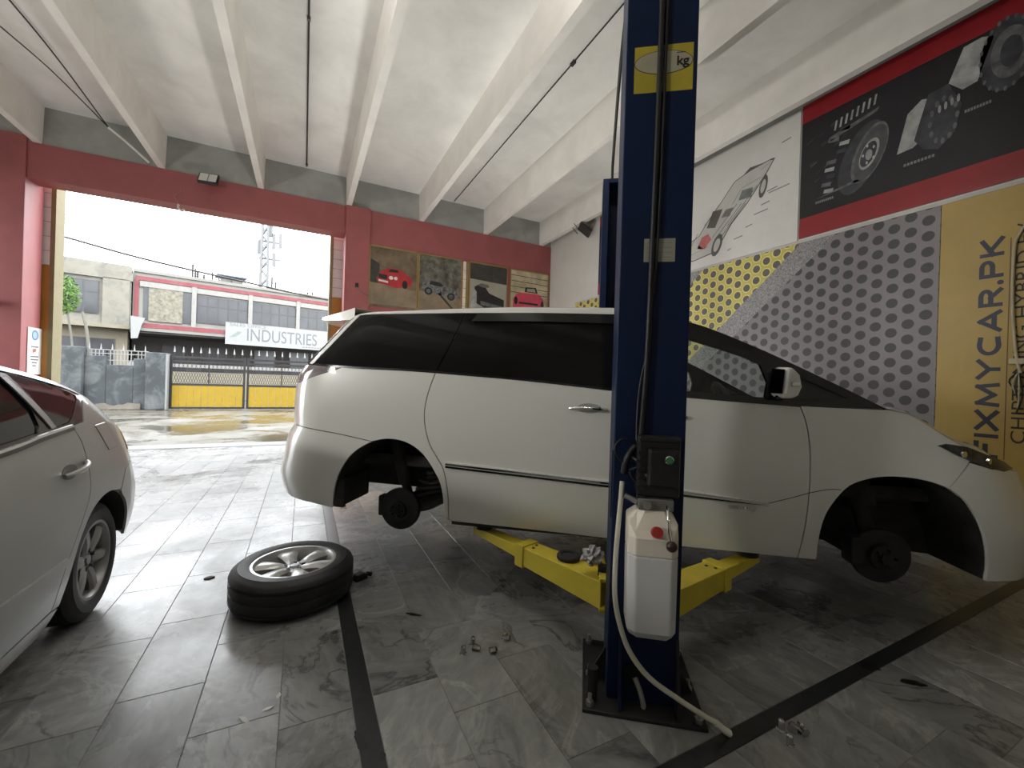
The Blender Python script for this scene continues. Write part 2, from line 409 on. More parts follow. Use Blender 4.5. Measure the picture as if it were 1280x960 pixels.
# ---- facade fins outside both jambs: white tiles above, orange boards below
fin_tile = PM('white_glazed_tile', (.72,.70,.68), .25, var=.05); fin_core = PM('cement', (.40,.38,.35), .85, var=.15)
orange = PM('orange_cladding', (.42,.19,.03), .5, var=.12, scale=3); cream = PM('cream_trim', (.22,.185,.095), .7, var=.1)
def fin(x0, x1, y0, y1, zsplit, ntile, sgn):
    fn = G().box(x0, x1, y0, y1, 0, 4.6).obj('facade_fin', fin_core); fn['kind'] = 'structure'; fn['label'] = 'narrow tiled facade fin at the %s edge of the doorway' % ('left' if sgn > 0 else 'right')
    h = (4.55-zsplit)/ntile
    for k in range(ntile): G().box(x0+.012, x1-.012, y0-.012, y0+.01, zsplit+k*h+.006, zsplit+(k+1)*h-.006).obj('fin_tile', fin_tile, fn)
    for k in range(2):
        a = x0+(x1-x0)*k/2; G().box(a+.004, a+(x1-x0)/2-.004, y0-.016, y0+.01, .05, zsplit-.01).obj('orange_board', orange, fn)
    xe = x1 if sgn > 0 else x0
    G().box(xe-.03, xe+.03, y0-.02, y1+.05, 0, 4.6).obj('edge_trim', cream, fn)
fin(-4.2, -3.855, 9.82, 10.05, 3.10, 6, 1)
fin(.47, 1.0, 9.86, 10.1, 3.10, 7, -1)
# ---- doorway sill
G().box(-3.97, .69, YW-.02, YW+.04, -.01, .004).obj('threshold_strip', PM('dark_steel', (.05,.05,.05), .45, .6), floor)
# ---- wiring on the ceiling
wire_dark = PM('black_wire', (.025,.022,.02), .6)
cnd = thing('ceiling_conduit', 'black conduit running straight along the ceiling with a dangling lamp wire', 'conduit', (-.06, 4.4, 5.47))
G().cyl((0,-8.9,0), (0,4.75,0), .011, 8).obj('pipe', wire_dark, cnd, smooth=60)
for y in (-2.2, 1.0, 4.7): G().box(-.02, .02, y-.015, y+.015, -.013, .03).obj('clip', PM('grey_cable', (.18,.17,.16), .6), cnd)
G().cyl((.03,-.9,.03), (.03,-.9,-.06), .035, 12).obj('lamp_rose', wire_dark, cnd, smooth=50)
G().tube([(.05,-.9,-.02), (.13,-.8,-.05), (.14,-.95,-.1), (.10,-1.05,-.16), (.20,-1.15,-.22)], .006, 6, 5).obj('hanging_wire', wire_dark, cnd, smooth=60)
c2 = thing('ceiling_cable', 'thin dark cable fixed straight along the ceiling left of the lift post', 'cable', (2.98, 4.5, 5.485))
G().cyl((0,-7,0), (0,4.7,0), .008, 6).obj('cable_run', wire_dark, c2, smooth=60); G().box(-.02,.02,-.05,.03,-.02,.014).obj('junction', wire_dark, c2)
c3 = thing('slack_ceiling_wires', 'pair of slack wires crossing the ceiling corner above the left pillar', 'wire', (-3.1, 8.6, 5.45))
G().tube([(.10,.60,-.08), (-.12,-.6,.0), (-.3,-1.8,-.06), (-.34,-3,-.02), (-.5,-4.2,-.05), (-.62,-6,0)], .008, 6, 6).obj('wire', wire_dark, c3, smooth=60)
G().tube([(.10,.60,-.08), (.06,-1.2,.02), (-.04,-3.2,.01), (-.12,-6,.02)], .009, 6, 6).obj('wire', wire_dark, c3, smooth=60)
G().tube([(.10,.60,-.08), (.3,.66,-.22), (.62,.66,-.50)], .02, 8).obj('surface_conduit', beam_plaster, c3, smooth=60)
# ---- lamps
lamp_black = PM('lamp_black', (.015,.015,.015), .5); lamp_lens = PM('lamp_lens', (.75,.74,.70), .15, var=.02)
def flood(name, label, loc, rz, tilt, w_, h):
    t = thing(name, label, 'floodlight', loc, rz, 'floodlights'); M = Matrix.Rotation(tilt, 4, 'X')
    G().box(-w_/2, w_/2, -.06, -.005, -h, 0, M).obj('housing', lamp_black, t, bev=.006)
    for k in (-1, 1): G().box(-w_/2+.02 if k < 0 else .006, -.006 if k < 0 else w_/2-.02, -.066, -.058, -h+.02, -.02, M).obj('lens', lamp_lens, t)
    G().beam((-w_*.3,.0,-h*.4), (-w_*.3,.12,.02), .02, .01).beam((w_*.3,.0,-h*.4), (w_*.3,.12,.02), .02, .01).obj('bracket', lamp_black, t)
    return t
flood('floodlight', 'slim floodlight fixed to the red lintel over the doorway', (-1.60, YW-.10, 4.90), math.radians(-8), math.radians(-28), .30, .22)
flood('floodlight', 'black floodlight high on the plain white wall under the last beam', (XW-.32, 7.62, 4.86), math.radians(62), math.radians(-52), .40, .30)
def fill_tube(x, y, label):
    """bare tube hung in a ceiling bay between two beams"""
    t = thing('bay_light', label, 'light fitting', (x, y, 5.24), 0, 'bare tubes in the ceiling bays'); en = PM('enamel_white', (.75,.75,.73), .4)
    G().box(-.012, .012, -.62, .62, .022, .045).obj('housing', en, t, bev=.003); G().cyl((0,-.59,0), (0,.59,0), .016, 12).obj('tube', EMIT('lit_bay_tube', (1,.97,.92), FILL_TUBE_WATTS), t, smooth=60)
    for k in (-1, 1): G().box(-.018, .018, k*.605-.012, k*.605+.012, -.018, .03).obj('lamp_holder', en, t); G().cyl((0,k*.5,.04), (0,k*.5,.26), .004, 6).obj('hanger', PM('galvanised', (.45,.45,.44), .35, .7), t)
for x, y, lb_ in ((0,3.1,'bay above the viewer'), (1.5,2.3,'bay above the lift column')):
    fill_tube(x, y, 'bare white tube light hung in the %s' % lb_)
def fill_light(loc, rz, label, h=.45, tilt=0., glow=1.):
    """square LED work light on a stand, turned up at the ceiling or tilted towards +x"""
    t = thing('work_light', label, 'work light', loc, rz, 'LED work lights'); y_ = PM('work_light_yellow', (.5,.36,.03), .5)
    M = Matrix.Translation((0,0,h)) @ Matrix.Rotation(tilt, 4, 'Y')
    G().box(-.32,.32,-.32,.32,-.03,.02,M).obj('housing', y_, t, bev=.01); G().box(-.29,.29,-.29,.29,.018,.024,M).obj('diffuser', EMIT('lit_diffuser_%d' % (glow*100), (1,.975,.93), FILL_GLOW*glow), t)
    for k in (-1, 1): G().box(-.02, .02, k*.34-.012, k*.34+.012, h-.16, h+.02).obj('yoke', lamp_black, t)
    G().box(-.015,.015,-.34,.34,h-.18,h-.15).obj('cross_bar', lamp_black, t); G().cyl((0,0,.1), (0,0,h-.15), .018, 12).obj('pole', lamp_black, t, smooth=50)
    for k in range(3): G().beam((0,0,.16), (.34*math.cos(k*2.094), .34*math.sin(k*2.094), .012), .03, .02).obj('leg', lamp_black, t)
fill_light((2.0,5.7,0), .3, 'square LED work light on the floor behind the carrier', .5, 0, .88)
fill_light((-4.4,1.9,0), -.02, 'square LED work light on a tall stand left of the hatchback', 2.5, math.radians(40), 1.45)
# hook under the lintel, tube stub on the left pillar, notice on the jamb
hk = thing('lintel_hook', 'small pale hook with a wire under the red lintel', 'hook', (-2.07, YW+.02, 4.34))
G().tube([(0,0,.0), (.0,-.01,-.06), (.05,-.01,-.11), (.08,-.01,-.07)], .018, 8, 4).obj('hook', PM('old_white', (.6,.5,.45), .6), hk, smooth=60)
G().tube([(0,-.03,0), (-.05,-.03,.12), (.02,-.03,.2), (.04,-.03,.28)], .006, 6, 4).obj('wire', PM('pink_wire', (.5,.25,.22), .6), hk, smooth=60)
tb = thing('door_closer_tube', 'short grey metal tube sticking out of the left red pillar', 'tube', (-4.47, YW-.04, 2.36))
G().cyl((-.1,-.09,0), (.28,-.09,0), .045, 16).obj('tube', PM('galvanised', (.45,.45,.44), .35, .7), tb, smooth=50); G().box(-.05,.02,-.06,0,-.03,.03).obj('mount', PM('galvanised', (.45,.45,.44), .35, .7), tb)
ns = thing('notice_sign', 'white notice with a blue oval fixed to the left door jamb', 'sign', (-3.962, 9.60, 1.65))
G().box(0,.008,-.19,.20,-.40,.36).obj('board', PM('sign_white', (.78,.78,.76), .5), ns)
def jam(poly, mat, nm, d=.0105): return G().prism(poly, lambda a, b, q: (q, -a, b), .007, d).obj(nm, mat, ns)
ell = lambda x, y, rx, ry, n=24: [(x+rx*math.cos(2*math.pi*i/n), y+ry*math.sin(2*math.pi*i/n)) for i in range(n)]
jam(ell(.0,.24,.09,.085), PM('sign_blue', (.10,.22,.50), .5), 'oval_emblem'); jam(ell(.0,.24,.06,.055), PM('sign_pale_blue', (.35,.5,.75), .5), 'oval_centre', .0115)
ink = PM('grey_ink', (.18,.18,.19), .6)
for z, a in ((.05,.10), (-.11,.11), (-.16,.10), (-.21,.07), (-.26,.05)): jam([(-a,z-.012),(a,z-.012),(a,z+.012),(-a,z+.012)], ink, 'text_line')
jam([(-.03,-.03),(.05,-.05),(.06,.0),(.02,.02),(-.05,.015)], PM('rust_print', (.35,.12,.08), .6), 'pictogram')
# ================================================================== PRINTS ON THE RIGHT WALL
def wall_panel(name, y0, y1, z0, z1, mat, label, cat='poster', th=.012):
    o = thing(name, label, cat, (XW-.003, (y0+y1)/2, z0)); w_ = (y1-y0)/2
    G().box(-th, 0, -w_, w_, 0, z1-z0).obj('board', mat, o); return o
def wdec(par, poly, mat, nm, lev=1, th=.012):
    """flat print on a wall panel: poly in (y, z) of the wall, given relative to the panel base"""
    return G().prism(poly, lambda a, b, q: (-th-q, a, b), 0, .0012*lev).obj(nm, mat, par)
rect = lambda y0, y1, z0, z1: [(y0,z0),(y1,z0),(y1,z1),(y0,z1)]
print_red = PM('print_red', (.27,.016,.022), .4, var=.08); print_dark = PM('print_dark', (.008,.008,.010), .5, var=.3, scale=1.5, stain=(.016,.016,.022), stain_amt=.8, stain_scale=1.0)
print_white = PM('print_white', (.66,.65,.62), .45, var=.03); silver = PM('print_silver', (.34,.35,.34), .4, var=.35, scale=9); steel = PM('print_steel', (.12,.125,.13), .4, var=.5, scale=12); dim = PM('print_dim', (.045,.047,.055), .4, var=.5, scale=7)
def dark_poster(name, y0, y1, label):
    p = wall_panel(name, y0, y1, 3.32, 5.02, print_dark, label); w_ = (y1-y0)/2
    wdec(p, rect(-w_, w_, 1.47, 1.70), print_red, 'red_band'); wdec(p, rect(-w_, w_, 0, .25), print_red, 'red_band'); return p
p = dark_poster('brake_parts_poster', -1.2, 3.165, 'black poster of brake parts between two red bands, top right of the wall')
cy = .9825   # panel centre in wall Y
def P_(y, z): return (y-cy, z-3.32)
def ringy(par, y, z, ry, rz, k, mat, nm, lev, n=36, tilt=.0):
    out = [P_(y+ry*math.cos(2*math.pi*i/n)+tilt*rz*math.sin(2*math.pi*i/n), z+rz*math.sin(2*math.pi*i/n)) for i in range(n)]
    return wdec(par, out, mat, nm, lev)
# disc, hub, studs
ringy(p, 2.52, 4.06, .20, .38, 0, dim, 'tyre_print', 1, tilt=-.25); ringy(p, 2.44, 4.08, .155, .31, 0, steel, 'disc_print', 2, tilt=-.25); ringy(p, 2.43, 4.08, .135, .28, 0, PM('print_grey', (.075,.078,.08), .4, var=.3, scale=8), 'disc_print', 3, tilt=-.25)
ringy(p, 2.44, 4.07, .085, .16, 0, silver, 'hub_print', 4, tilt=-.25); ringy(p, 2.445, 4.07, .07, .13, 0, dim, 'hub_print', 5, tilt=-.25); ringy(p, 2.44, 4.06, .032, .06, 0, silver, 'hub_print', 6)
random.seed(3)
for k in range(5): ringy(p, 2.44+.055*math.cos(k*1.256), 4.07+.10*math.sin(k*1.256), .010, .017, 0, PM('print_light', (.5,.5,.5), .4), 'stud_print', 7, 10)
for k in range(9):   # coil-over and linkage behind the disc
    y, z = 2.86+random.uniform(-.10, .05)-.02*k, 3.78+.085*k; wdec(p, [P_(y, z), P_(y+.10, z+.02), P_(y+.09, z+.06), P_(y-.01, z+.045)], (silver, steel, dim)[k % 3], 'linkage_print', 2)
for k in range(8):
    y = 2.80-.055*k; z = 4.52+.012*k; wdec(p, [P_(y, z), P_(y-.02, z), P_(y-.035, z+.11), P_(y-.015, z+.11)], silver, 'coil_print', 3)
wdec(p, [P_(2.86,4.40), P_(2.38,4.52), P_(2.36,4.56), P_(2.85,4.46)], steel, 'coil_print', 2)
wdec(p, [P_(2.97,3.76), P_(2.50,3.80), P_(2.48,3.84), P_(2.75,3.80)], steel, 'skid_print', 2)
for k in range(16):
    y, z = random.uniform(2.75, 3.13), random.uniform(3.85, 4.6); a = random.uniform(.02, .07); wdec(p, [P_(y, z), P_(y-a, z+.5*a), P_(y-a*1.2, z+.8*a), P_(y-.1*a, z+.25*a)], (dim, steel)[k % 4 == 0], 'scatter_print', 1)
# calliper and gears
wdec(p, [P_(2.19,3.94), P_(2.11,4.33), P_(2.00,4.42), P_(1.92,4.39), P_(1.97,4.02), P_(2.06,3.95)], silver, 'calliper_print', 2)
wdec(p, [P_(2.05,4.02), P_(1.95,4.44), P_(1.80,4.46), P_(1.70,4.2), P_(1.74,3.95), P_(1.86,3.84), P_(1.98,3.9)], dim, 'calliper_print', 3)
for k in range(12):
    a = 2*math.pi*k/12; ringy(p, 1.83+.10*math.cos(a), 4.12+.21*math.sin(a), .016, .032, 0, steel, 'gear_tooth_print', 4, 8)
for k in range(4): ringy(p, 1.86-.045*k, 4.24+.012*k, .012, .04, 0, silver, 'bolt_print', 5, 10)
wdec(p, [P_(1.80,4.46), P_(1.70,4.93-.18), P_(1.58,4.76), P_(1.50,4.72), P_(1.60,4.36), P_(1.70,4.34)], silver, 'caliper_block_print', 2)
ringy(p, 1.42, 4.5, .17, .33, 0, dim, 'gear_print', 2); ringy(p, 1.40, 4.5, .12, .23, 0, steel, 'gear_print', 3); ringy(p, 1.39, 4.5, .07, .14, 0, dim, 'gear_print', 4)
for k in range(20):
    a = 2*math.pi*k/20; ringy(p, 1.42+.165*math.cos(a), 4.5+.32*math.sin(a), .012, .022, 0, steel, 'gear_tooth_print', 5, 8)
for y0, y1, z in ((2.98,2.78,3.70), (2.13,1.88,3.78), (1.68,1.50,4.10)):
    n = 9
    for k in range(n): q = y0+(y1-y0)*k/n; wdec(p, [P_(q,z), P_(q+(y1-y0)/n*.7,z), P_(q+(y1-y0)/n*.7,z+.028), P_(q,z+.028)], PM('print_caption', (.22,.22,.22), .4), 'caption_mark', 1)
dark_poster('dark_parts_poster', 5.62, 7.26, 'narrow strip of black poster with red bands seen left of the lift post')
# white poster with an open racing car drawing
q = wall_panel('car_drawing_poster', 3.185, 5.60, 3.30, 4.99, print_white, 'white poster with a line drawing of an opened classic car')
cy2 = (3.185+5.60)/2
def W_(pts, mat, nm, lev): return wdec(q, [(y-cy2, z-3.30) for y, z in pts], mat, nm, lev)
pale = PM('print_pale_grey', (.50,.49,.46), .45, var=.08, scale=5); lined = PM('print_line', (.10,.10,.095), .5); rose = PM('print_rose', (.52,.15,.14), .5, var=.2, scale=12); paper = PM('print_paper_white', (.50,.49,.46), .45, var=.03)
W_([(4.98,3.50),(4.80,3.43),(4.45,3.47),(4.27,3.62),(4.12,3.83),(3.88,4.05),(3.60,4.38),(3.50,4.53),(3.55,4.54),(3.84,4.52),(4.10,4.45),(4.32,4.22),(4.55,4.0),(4.70,3.82),(5.05,3.70)], lined, 'car_outline', 1)
W_([(4.97,3.51),(4.80,3.445),(4.46,3.485),(4.28,3.63),(4.13,3.845),(3.89,4.06),(3.62,4.38),(3.53,4.51),(3.58,4.525),(3.83,4.505),(4.09,4.44),(4.31,4.21),(4.54,3.99),(4.69,3.81),(5.03,3.69)], paper, 'car_body', 2)
W_([(4.55,3.90),(4.45,4.13),(4.28,4.11),(4.40,3.86)], PM('print_shadow_brown', (.10,.09,.08), .5, var=.3), 'open_door', 3)
W_([(4.02,4.14),(3.97,4.27),(3.80,4.25),(3.83,4.12)], PM('print_slate', (.16,.18,.17), .5, var=.3, scale=14), 'windscreen', 3)
W_([(3.95,4.49),(3.86,4.55),(3.66,4.53),(3.74,4.51)], lined, 'lifted_lid', 3)
W_([(3.95,4.30),(3.88,4.42),(3.74,4.43),(3.68,4.34),(3.75,4.27)], pale, 'engine_cover', 3)
for a, b in (((4.45,3.72),(4.05,4.10)), ((4.38,3.70),(3.98,4.08)), ((4.30,3.68),(3.92,4.06)), ((4.20,3.82),(3.75,4.25))):
    W_([a, b, (b[0]-.012,b[1]), (a[0]-.012,a[1])], lined, 'body_line', 3)
for a, b in (((4.90,3.60),(4.72,3.86)), ((4.60,3.95),(4.34,4.20)), ((3.98,4.30),(3.70,4.34)), ((3.82,4.13),(3.62,4.36)), ((4.98,3.52),(4.52,3.60)), ((4.52,3.60),(4.28,3.72)), ((4.12,4.12),(4.00,4.28)), ((3.70,4.44),(3.56,4.50))):
    W_([a, b, (b[0]-.010,b[1]+.006), (a[0]-.010,a[1]+.006)], lined, 'body_line', 4)
W_([(4.30,3.98),(4.22,4.08),(4.10,4.07),(4.16,3.96)], PM('print_seat', (.20,.19,.17), .5, var=.3, scale=14), 'seat', 4)
W_([(4.72,3.62),(4.64,3.78),(4.52,3.80),(4.46,3.70),(4.58,3.58)], rose, 'engine', 3); W_([(4.80,3.57),(4.70,3.68),(4.62,3.60),(4.72,3.52)], pale, 'radiator', 3)
for y, z, a, b in ((4.36,3.58,.085,.16), (3.655,4.20,.055,.15)):
    W_([(y+a*math.cos(t)+.5*a*math.sin(t)*-1, z+b*math.sin(t)) for t in [2*math.pi*i/24 for i in range(24)]], lined, 'wheel', 4)
    W_([(y+.6*a*math.cos(t)-.3*a*math.sin(t), z+.6*b*math.sin(t)) for t in [2*math.pi*i/24 for i in range(24)]], pale, 'wheel_disc', 5)
for y0, y1, z in ((3.42,3.30,4.68), (3.60,3.46,4.10), (3.58,3.30,4.07), (3.68,3.56,3.94), (3.78,3.58,3.84), (3.90,3.80,3.70), (4.08,3.94,3.58), (4.18,4.12,3.44)):
    W_([(y0,z),(y1,z+.015),(y1,z+.03),(y0,z+.015)], PM('print_note', (.22,.21,.20), .5), 'caption_mark', 1)
# perforated-metal print on the lower wall
def perforated():
    m_, n, b = nt('perforated_print'); tc = nd(n, 'ShaderNodeTexCoord').outputs['Object']
    sp = nd(n, 'ShaderNodeSeparateXYZ'); n.links.new(tc, sp.inputs[0]); y, z = sp.outputs[1], sp.outputs[2]
    A, B, R_ = .277, .160, .052
    def cell(oy, oz):
        fy = math_(n, 'FRACT', math_(n, 'ADD', math_(n, 'DIVIDE', y, A), 20+oy)); fz = math_(n, 'FRACT', math_(n, 'ADD', math_(n, 'DIVIDE', z, B), 20+oz))
        dy = math_(n, 'MULTIPLY', math_(n, 'SUBTRACT', fy, .5), A); dz = math_(n, 'MULTIPLY', math_(n, 'SUBTRACT', fz, .5), B)
        return math_(n, 'SQRT', math_(n, 'ADD', math_(n, 'MULTIPLY', dy, dy), math_(n, 'MULTIPLY', dz, dz))), dz
    d1, z1 = cell(0, 0); d2, z2 = cell(.5, .5); d = math_(n, 'MINIMUM', d1, d2)
    hole = ramp(n, math_(n, 'DIVIDE', d, R_*2), [(.46, (1,1,1)), (.52, (0,0,0))]); rim = ramp(n, math_(n, 'DIVIDE', d, R_*2), [(.46, (0,0,0)), (.52, (1,1,1)), (.60, (1,1,1)), (.64, (0,0,0))])
    q_ = math_(n, 'ADD', y, math_(n, 'MULTIPLY', z, 1.16))          # runs across the diagonal stripes
    nz = noise(n, tc, 55, 6, .8).outputs['Fac']; nzl = noise(n, tc, 1.2, 3).outputs['Fac']
    grey = mixc(n, nzl, (.14,.125,.132), (.27,.25,.255)); gold = mixc(n, nzl, (.42,.36,.06), (.60,.54,.16))
    def band(a, c_): return math_(n, 'MULTIPLY', math_(n, 'GREATER_THAN', q_, a), math_(n, 'LESS_THAN', q_, c_))
    gm = math_(n, 'MAXIMUM', band(1.85, 3.30), band(5.0, 8.0)); col = mixc(n, gm, grey, gold)
    col = mixc(n, math_(n, 'MULTIPLY', rim, gm), col, (.75,.66,.20))
    hc = mixc(n, gm, (.045,.042,.043), (.10,.09,.088)); col = mixc(n, hole, col, hc)
    am = math_(n, 'MAXIMUM', band(1.45, 1.85), band(3.30, 3.65)); asph = ramp(n, nz, [(.35, (.05,.047,.05)), (.62, (.40,.38,.38))]); col = mixc(n, am, col, asph)
    n.links.new(col, b.inputs['Base Color']); setin(b, Roughness=.5); return m_
pp = wall_panel('perforated_metal_print', 1.825, 8.1, .10, 3.262, perforated(), 'grey and yellow perforated metal print covering the lower wall')
gold = PM('gold_panel', (.42,.29,.075), .45, var=.10, scale=1.5, stain=(.32,.22,.07), stain_amt=.4)
gp = wall_panel('gold_sign_panel', -1.6, 1.820, .10, 3.262, gold, 'gold wall panel with dark vertical lettering', 'sign')
navy = PM('letter_navy', (.020,.024,.045), .45, var=.1); blackp = PM('letter_black', (.010,.008,.008), .5)
gc = .11
def stroke_letters(par, body, y_base, z0, length, cap, wt, mat):
    """bold geometric capitals running up the wall; every letter is one part made of thick strokes"""
    arc = lambda cx, cy_, rx, ry, a0, a1, n=10: [(cx+rx*math.cos(math.radians(a0+(a1-a0)*i/n)), cy_+ry*math.sin(math.radians(a0+(a1-a0)*i/n))) for i in range(n+1)]
    D = {'F': (.62, [[(0,0),(0,1)], [(0,1),(.62,1)], [(0,.52),(.5,.52)]]), 'I': (.0, [[(0,0),(0,1)]]), 'X': (.80, [[(0,0),(.8,1)], [(0,1),(.8,0)]]),
         'M': (.95, [[(0,0),(.08,1)], [(.08,1),(.475,.15)], [(.475,.15),(.87,1)], [(.87,1),(.95,0)]]), 'Y': (.80, [[(0,1),(.4,.45)], [(.8,1),(.4,.45)], [(.4,.45),(.4,0)]]),
         'C': (.78, [[(.78,.94),(.42,1)]+arc(.42,.5,.42,.5,90,270)+[(.42,0),(.78,.06)]]), 'A': (.86, [[(0,0),(.43,1)], [(.43,1),(.86,0)], [(.16,.27),(.70,.27)]]),
         'R': (.70, [[(0,0),(0,1)], [(0,1),(.42,1)]+arc(.42,.74,.26,.26,90,-90)+[(.42,.48),(0,.48)], [(.36,.48),(.70,0)]]), '.': (.0, []),
         'P': (.68, [[(0,0),(0,1)], [(0,1),(.42,1)]+arc(.42,.72,.26,.28,90,-90)+[(.42,.44),(0,.44)]]), 'K': (.72, [[(0,0),(0,1)], [(0,.42),(.68,1)], [(.18,.58),(.72,0)]])}
    k = wt; tot = sum(D[c_][0] for c_ in body); pen = 0; gap = .34; un = (length-k)/(tot+gap*(len(body)-1)); h = cap-k
    for c_ in body:
        wd_, strokes = D[c_]; g = G()
        def pt(x, y): return Vector((0, y_base+k/2+y*h, z0+k/2+pen+x*un))
        if c_ == '.': g.cyl(Vector((-.0125, y_base+k*.55, z0+k/2+pen)), Vector((-.0140, y_base+k*.55, z0+k/2+pen)), k*.62, 16)
        for j, st_ in enumerate(strokes):
            P_l = [pt(*q) for q in st_]; L_, R_ = [], []
            for i, q in enumerate(P_l):
                d = (P_l[min(i+1, len(P_l)-1)]-P_l[max(i-1, 0)]).normalized(); n_ = Vector((0, -d.z, d.y))*k/2
                e_ = d*(k/2)*(-1 if i == 0 else 1 if i == len(P_l)-1 else 0)*(.95 if len(st_) == 2 else .3); L_.append(q+n_+e_); R_.append(q-n_+e_)
            m_ = len(L_); off = -.0125-.0002*j; vv = [Vector((x_, q.y, q.z)) for x_ in (-.012, off-.001) for q in L_+R_]
            ff = [(i, i+1, m_+i+1, m_+i) for i in range(m_-1)] + [(2*m_+i, 3*m_+i, 3*m_+i+1, 2*m_+i+1) for i in range(m_-1)]
            g.add(vv, ff)
        g.obj('letter', mat, par, fix=False); pen += (wd_+gap)*un
stroke_letters(gp, 'FIXMYCAR.PK', 1.392-gc, .80-.10, 2.03, .155, .034, navy)
M = frame((-.0125, 1.235-gc, .95-.10), (0,0,1), (0,1,0)); words('lettering', 'CHIPTUNING HYBRID EV', .125, blackp, gp, M, .001, sx=1.40)
wdec(gp, rect(1.352-gc, 1.358-gc, .70, 2.70), PM('line_brown', (.09,.05,.02), .5), 'ruled_line')
cog = []
for k in range(24):
    r1 = (.40, .40, .34, .34)[k % 4] if False else (.40 if k % 2 == 0 else .33)
    for da in (-.085, .085): cog.append((1.52-gc+r1*.62*math.cos(2*math.pi*k/24+da), .42+r1*.62*math.sin(2*math.pi*k/24+da)))
wdec(gp, cog, blackp, 'cog_emblem'); wdec(gp, ell(1.52-gc, .42, .13, .13), gold, 'cog_centre', 2)
# edge strip between upper and lower prints
es = G().box(XW-.016, XW, -1.6, 8.1, 3.264, 3.296).obj('trim_4', PM('edge_strip_white', (.5,.48,.45), .5)); tag(es, 'thin pale strip between the upper and lower wall prints', kind='structure')
cab = thing('wall_cable', 'cream cable with a hooked top clipped to the gold panel', 'cable', (XW-.014, 1.30, 2.0))
G().tube([(-.02,-.11,.93), (-.02,-.06,.92), (-.02,-.0,.82), (-.02,.03,.68), (-.02,.03,.2), (-.02,.0,-.25), (-.02,-.03,-.42)], .012, 8, 5).obj('cable_run', PM('cream_cable', (.48,.42,.28), .4), cab, smooth=60)
G().box(-.03,0,-.05,.04,-.34,-.29).obj('plug', PM('cream_cable', (.48,.42,.28), .4), cab, bev=.004)
for k in range(5): G().tube([(-.02,-.02,-.40), (-.04,.03-.02*k,-.5-.03*k), (-.02,-.05+.01*k,-.62-.04*k)], .006, 6, 4).obj('loose_wire', (wire_dark, PM('cream_cable', (.48,.42,.28), .4))[k % 2], cab, smooth=60)
# ================================================================== FOUR CAR POSTERS ON THE DOOR WALL
brass = PM('brass_trim', (.36,.26,.10), .4, .5); bw = PM('lit_edge_white', (.75,.68,.55), .5)
def car_poster(x0, x1, label, bgm, draw):
    t = thing('car_poster', label, 'poster', ((x0+x1)/2, YW, 2.90), 0, 'car posters on the door wall'); w_ = (x1-x0)/2
    G().box(-w_, w_, -.012, 0, 0, 1.29).obj('board', bgm, t)
    for a, b, c_, d in ((-w_-.012, -w_+.014, 0, 1.29), (w_-.014, w_+.012, 0, 1.29), (-w_, w_, 1.27, 1.30)): G().box(a, b, -.022, 0, c_, d).obj('frame', brass, t)
    def D(poly, mat, nm, lev=1): return G().prism(poly, lambda a, b, k: (a, -.012-k, b), 0, .0012*lev).obj(nm, mat, t)
    draw(D, w_); return t
tan_bg = PM('poster_tan', (.17,.12,.075), .5, var=.6, scale=2.2, stain=(.05,.04,.03), stain_amt=.8, stain_scale=2.5); forest = PM('poster_forest', (.10,.09,.07), .5, var=.8, scale=5, stain=(.30,.29,.26), stain_amt=.8, stain_scale=6)
sand = PM('poster_sand', (.24,.18,.12), .5, var=.3, scale=3); studio = PM('poster_studio', (.36,.34,.28), .5, var=.15, scale=1.5); sooty = PM('poster_soot', (.05,.045,.04), .5, var=.3); brick_bg = PM('poster_brick', (.50,.42,.28), .5, var=.4, scale=3)
car_red = PM('print_car_red', (.42,.03,.035), .4, var=.25, scale=5); car_dk = PM('print_car_dark', (.02,.02,.02), .4); head_w = PM('print_headlight', (.7,.68,.62), .4); pink = PM('print_pink', (.62,.07,.12), .4, var=.15, scale=5); camo = PM('print_camo', (.10,.10,.10), .5, var=.9, scale=14, stain=(.35,.35,.36), stain_amt=.9, stain_scale=16)
def d1(D, w_):
    D([(-w_,.05),(w_,.05),(w_,.42),(-w_,.52)], sand, 'road_print'); D([(-w_,.52),(-.32,.50),(-.3,.92),(-w_,1.02)], sooty, 'shed_print')
    D([(-.36,.60),(-.34,.52),(.05,.44),(.38,.52),(.40,.66),(.30,.74),(.12,.86),(-.10,.86),(-.28,.76)], car_red, 'car_print', 2); D([(-.12,.77),(.10,.78),(.08,.84),(-.07,.84)], car_dk, 'windscreen_print', 3)
    D([(-.33,.62),(-.14,.60),(-.14,.70),(-.31,.71)], car_dk, 'grille_print', 3); D(ell(-.06,.65,.045,.04), head_w, 'headlight_print', 3); D(ell(.04,.65,.04,.036), head_w, 'headlight_print', 3); D(ell(.24,.54,.06,.09), car_dk, 'wheel_print', 3); D([(-.32,.55),(-.12,.53),(-.12,.57),(-.32,.59)], head_w, 'plate_print', 3)
def d2(D, w_):
    D([(-w_,.05),(w_,.05),(w_,.38),(-w_,.46)], sand, 'track_print'); D([(-.06,.44),(.05,.34),(.30,.10),(.36,.10),(.10,.36),(0,.46)], sooty, 'rut_print', 2)
    D([(-.42,.52),(-.38,.46),(.40,.36),(.45,.44),(.38,.54),(.16,.62),(.02,.72),(-.26,.74),(-.40,.64)], camo, 'car_print', 2); D([(-.26,.63),(.02,.60),(.08,.63),(0,.69),(-.22,.71)], car_dk, 'window_print', 3)
    for x, z in ((-.27,.47), (.26,.40)): D(ell(x,z,.09,.085), car_dk, 'wheel_print', 3); D(ell(x,z,.05,.05), steel, 'wheel_disc_print', 4)
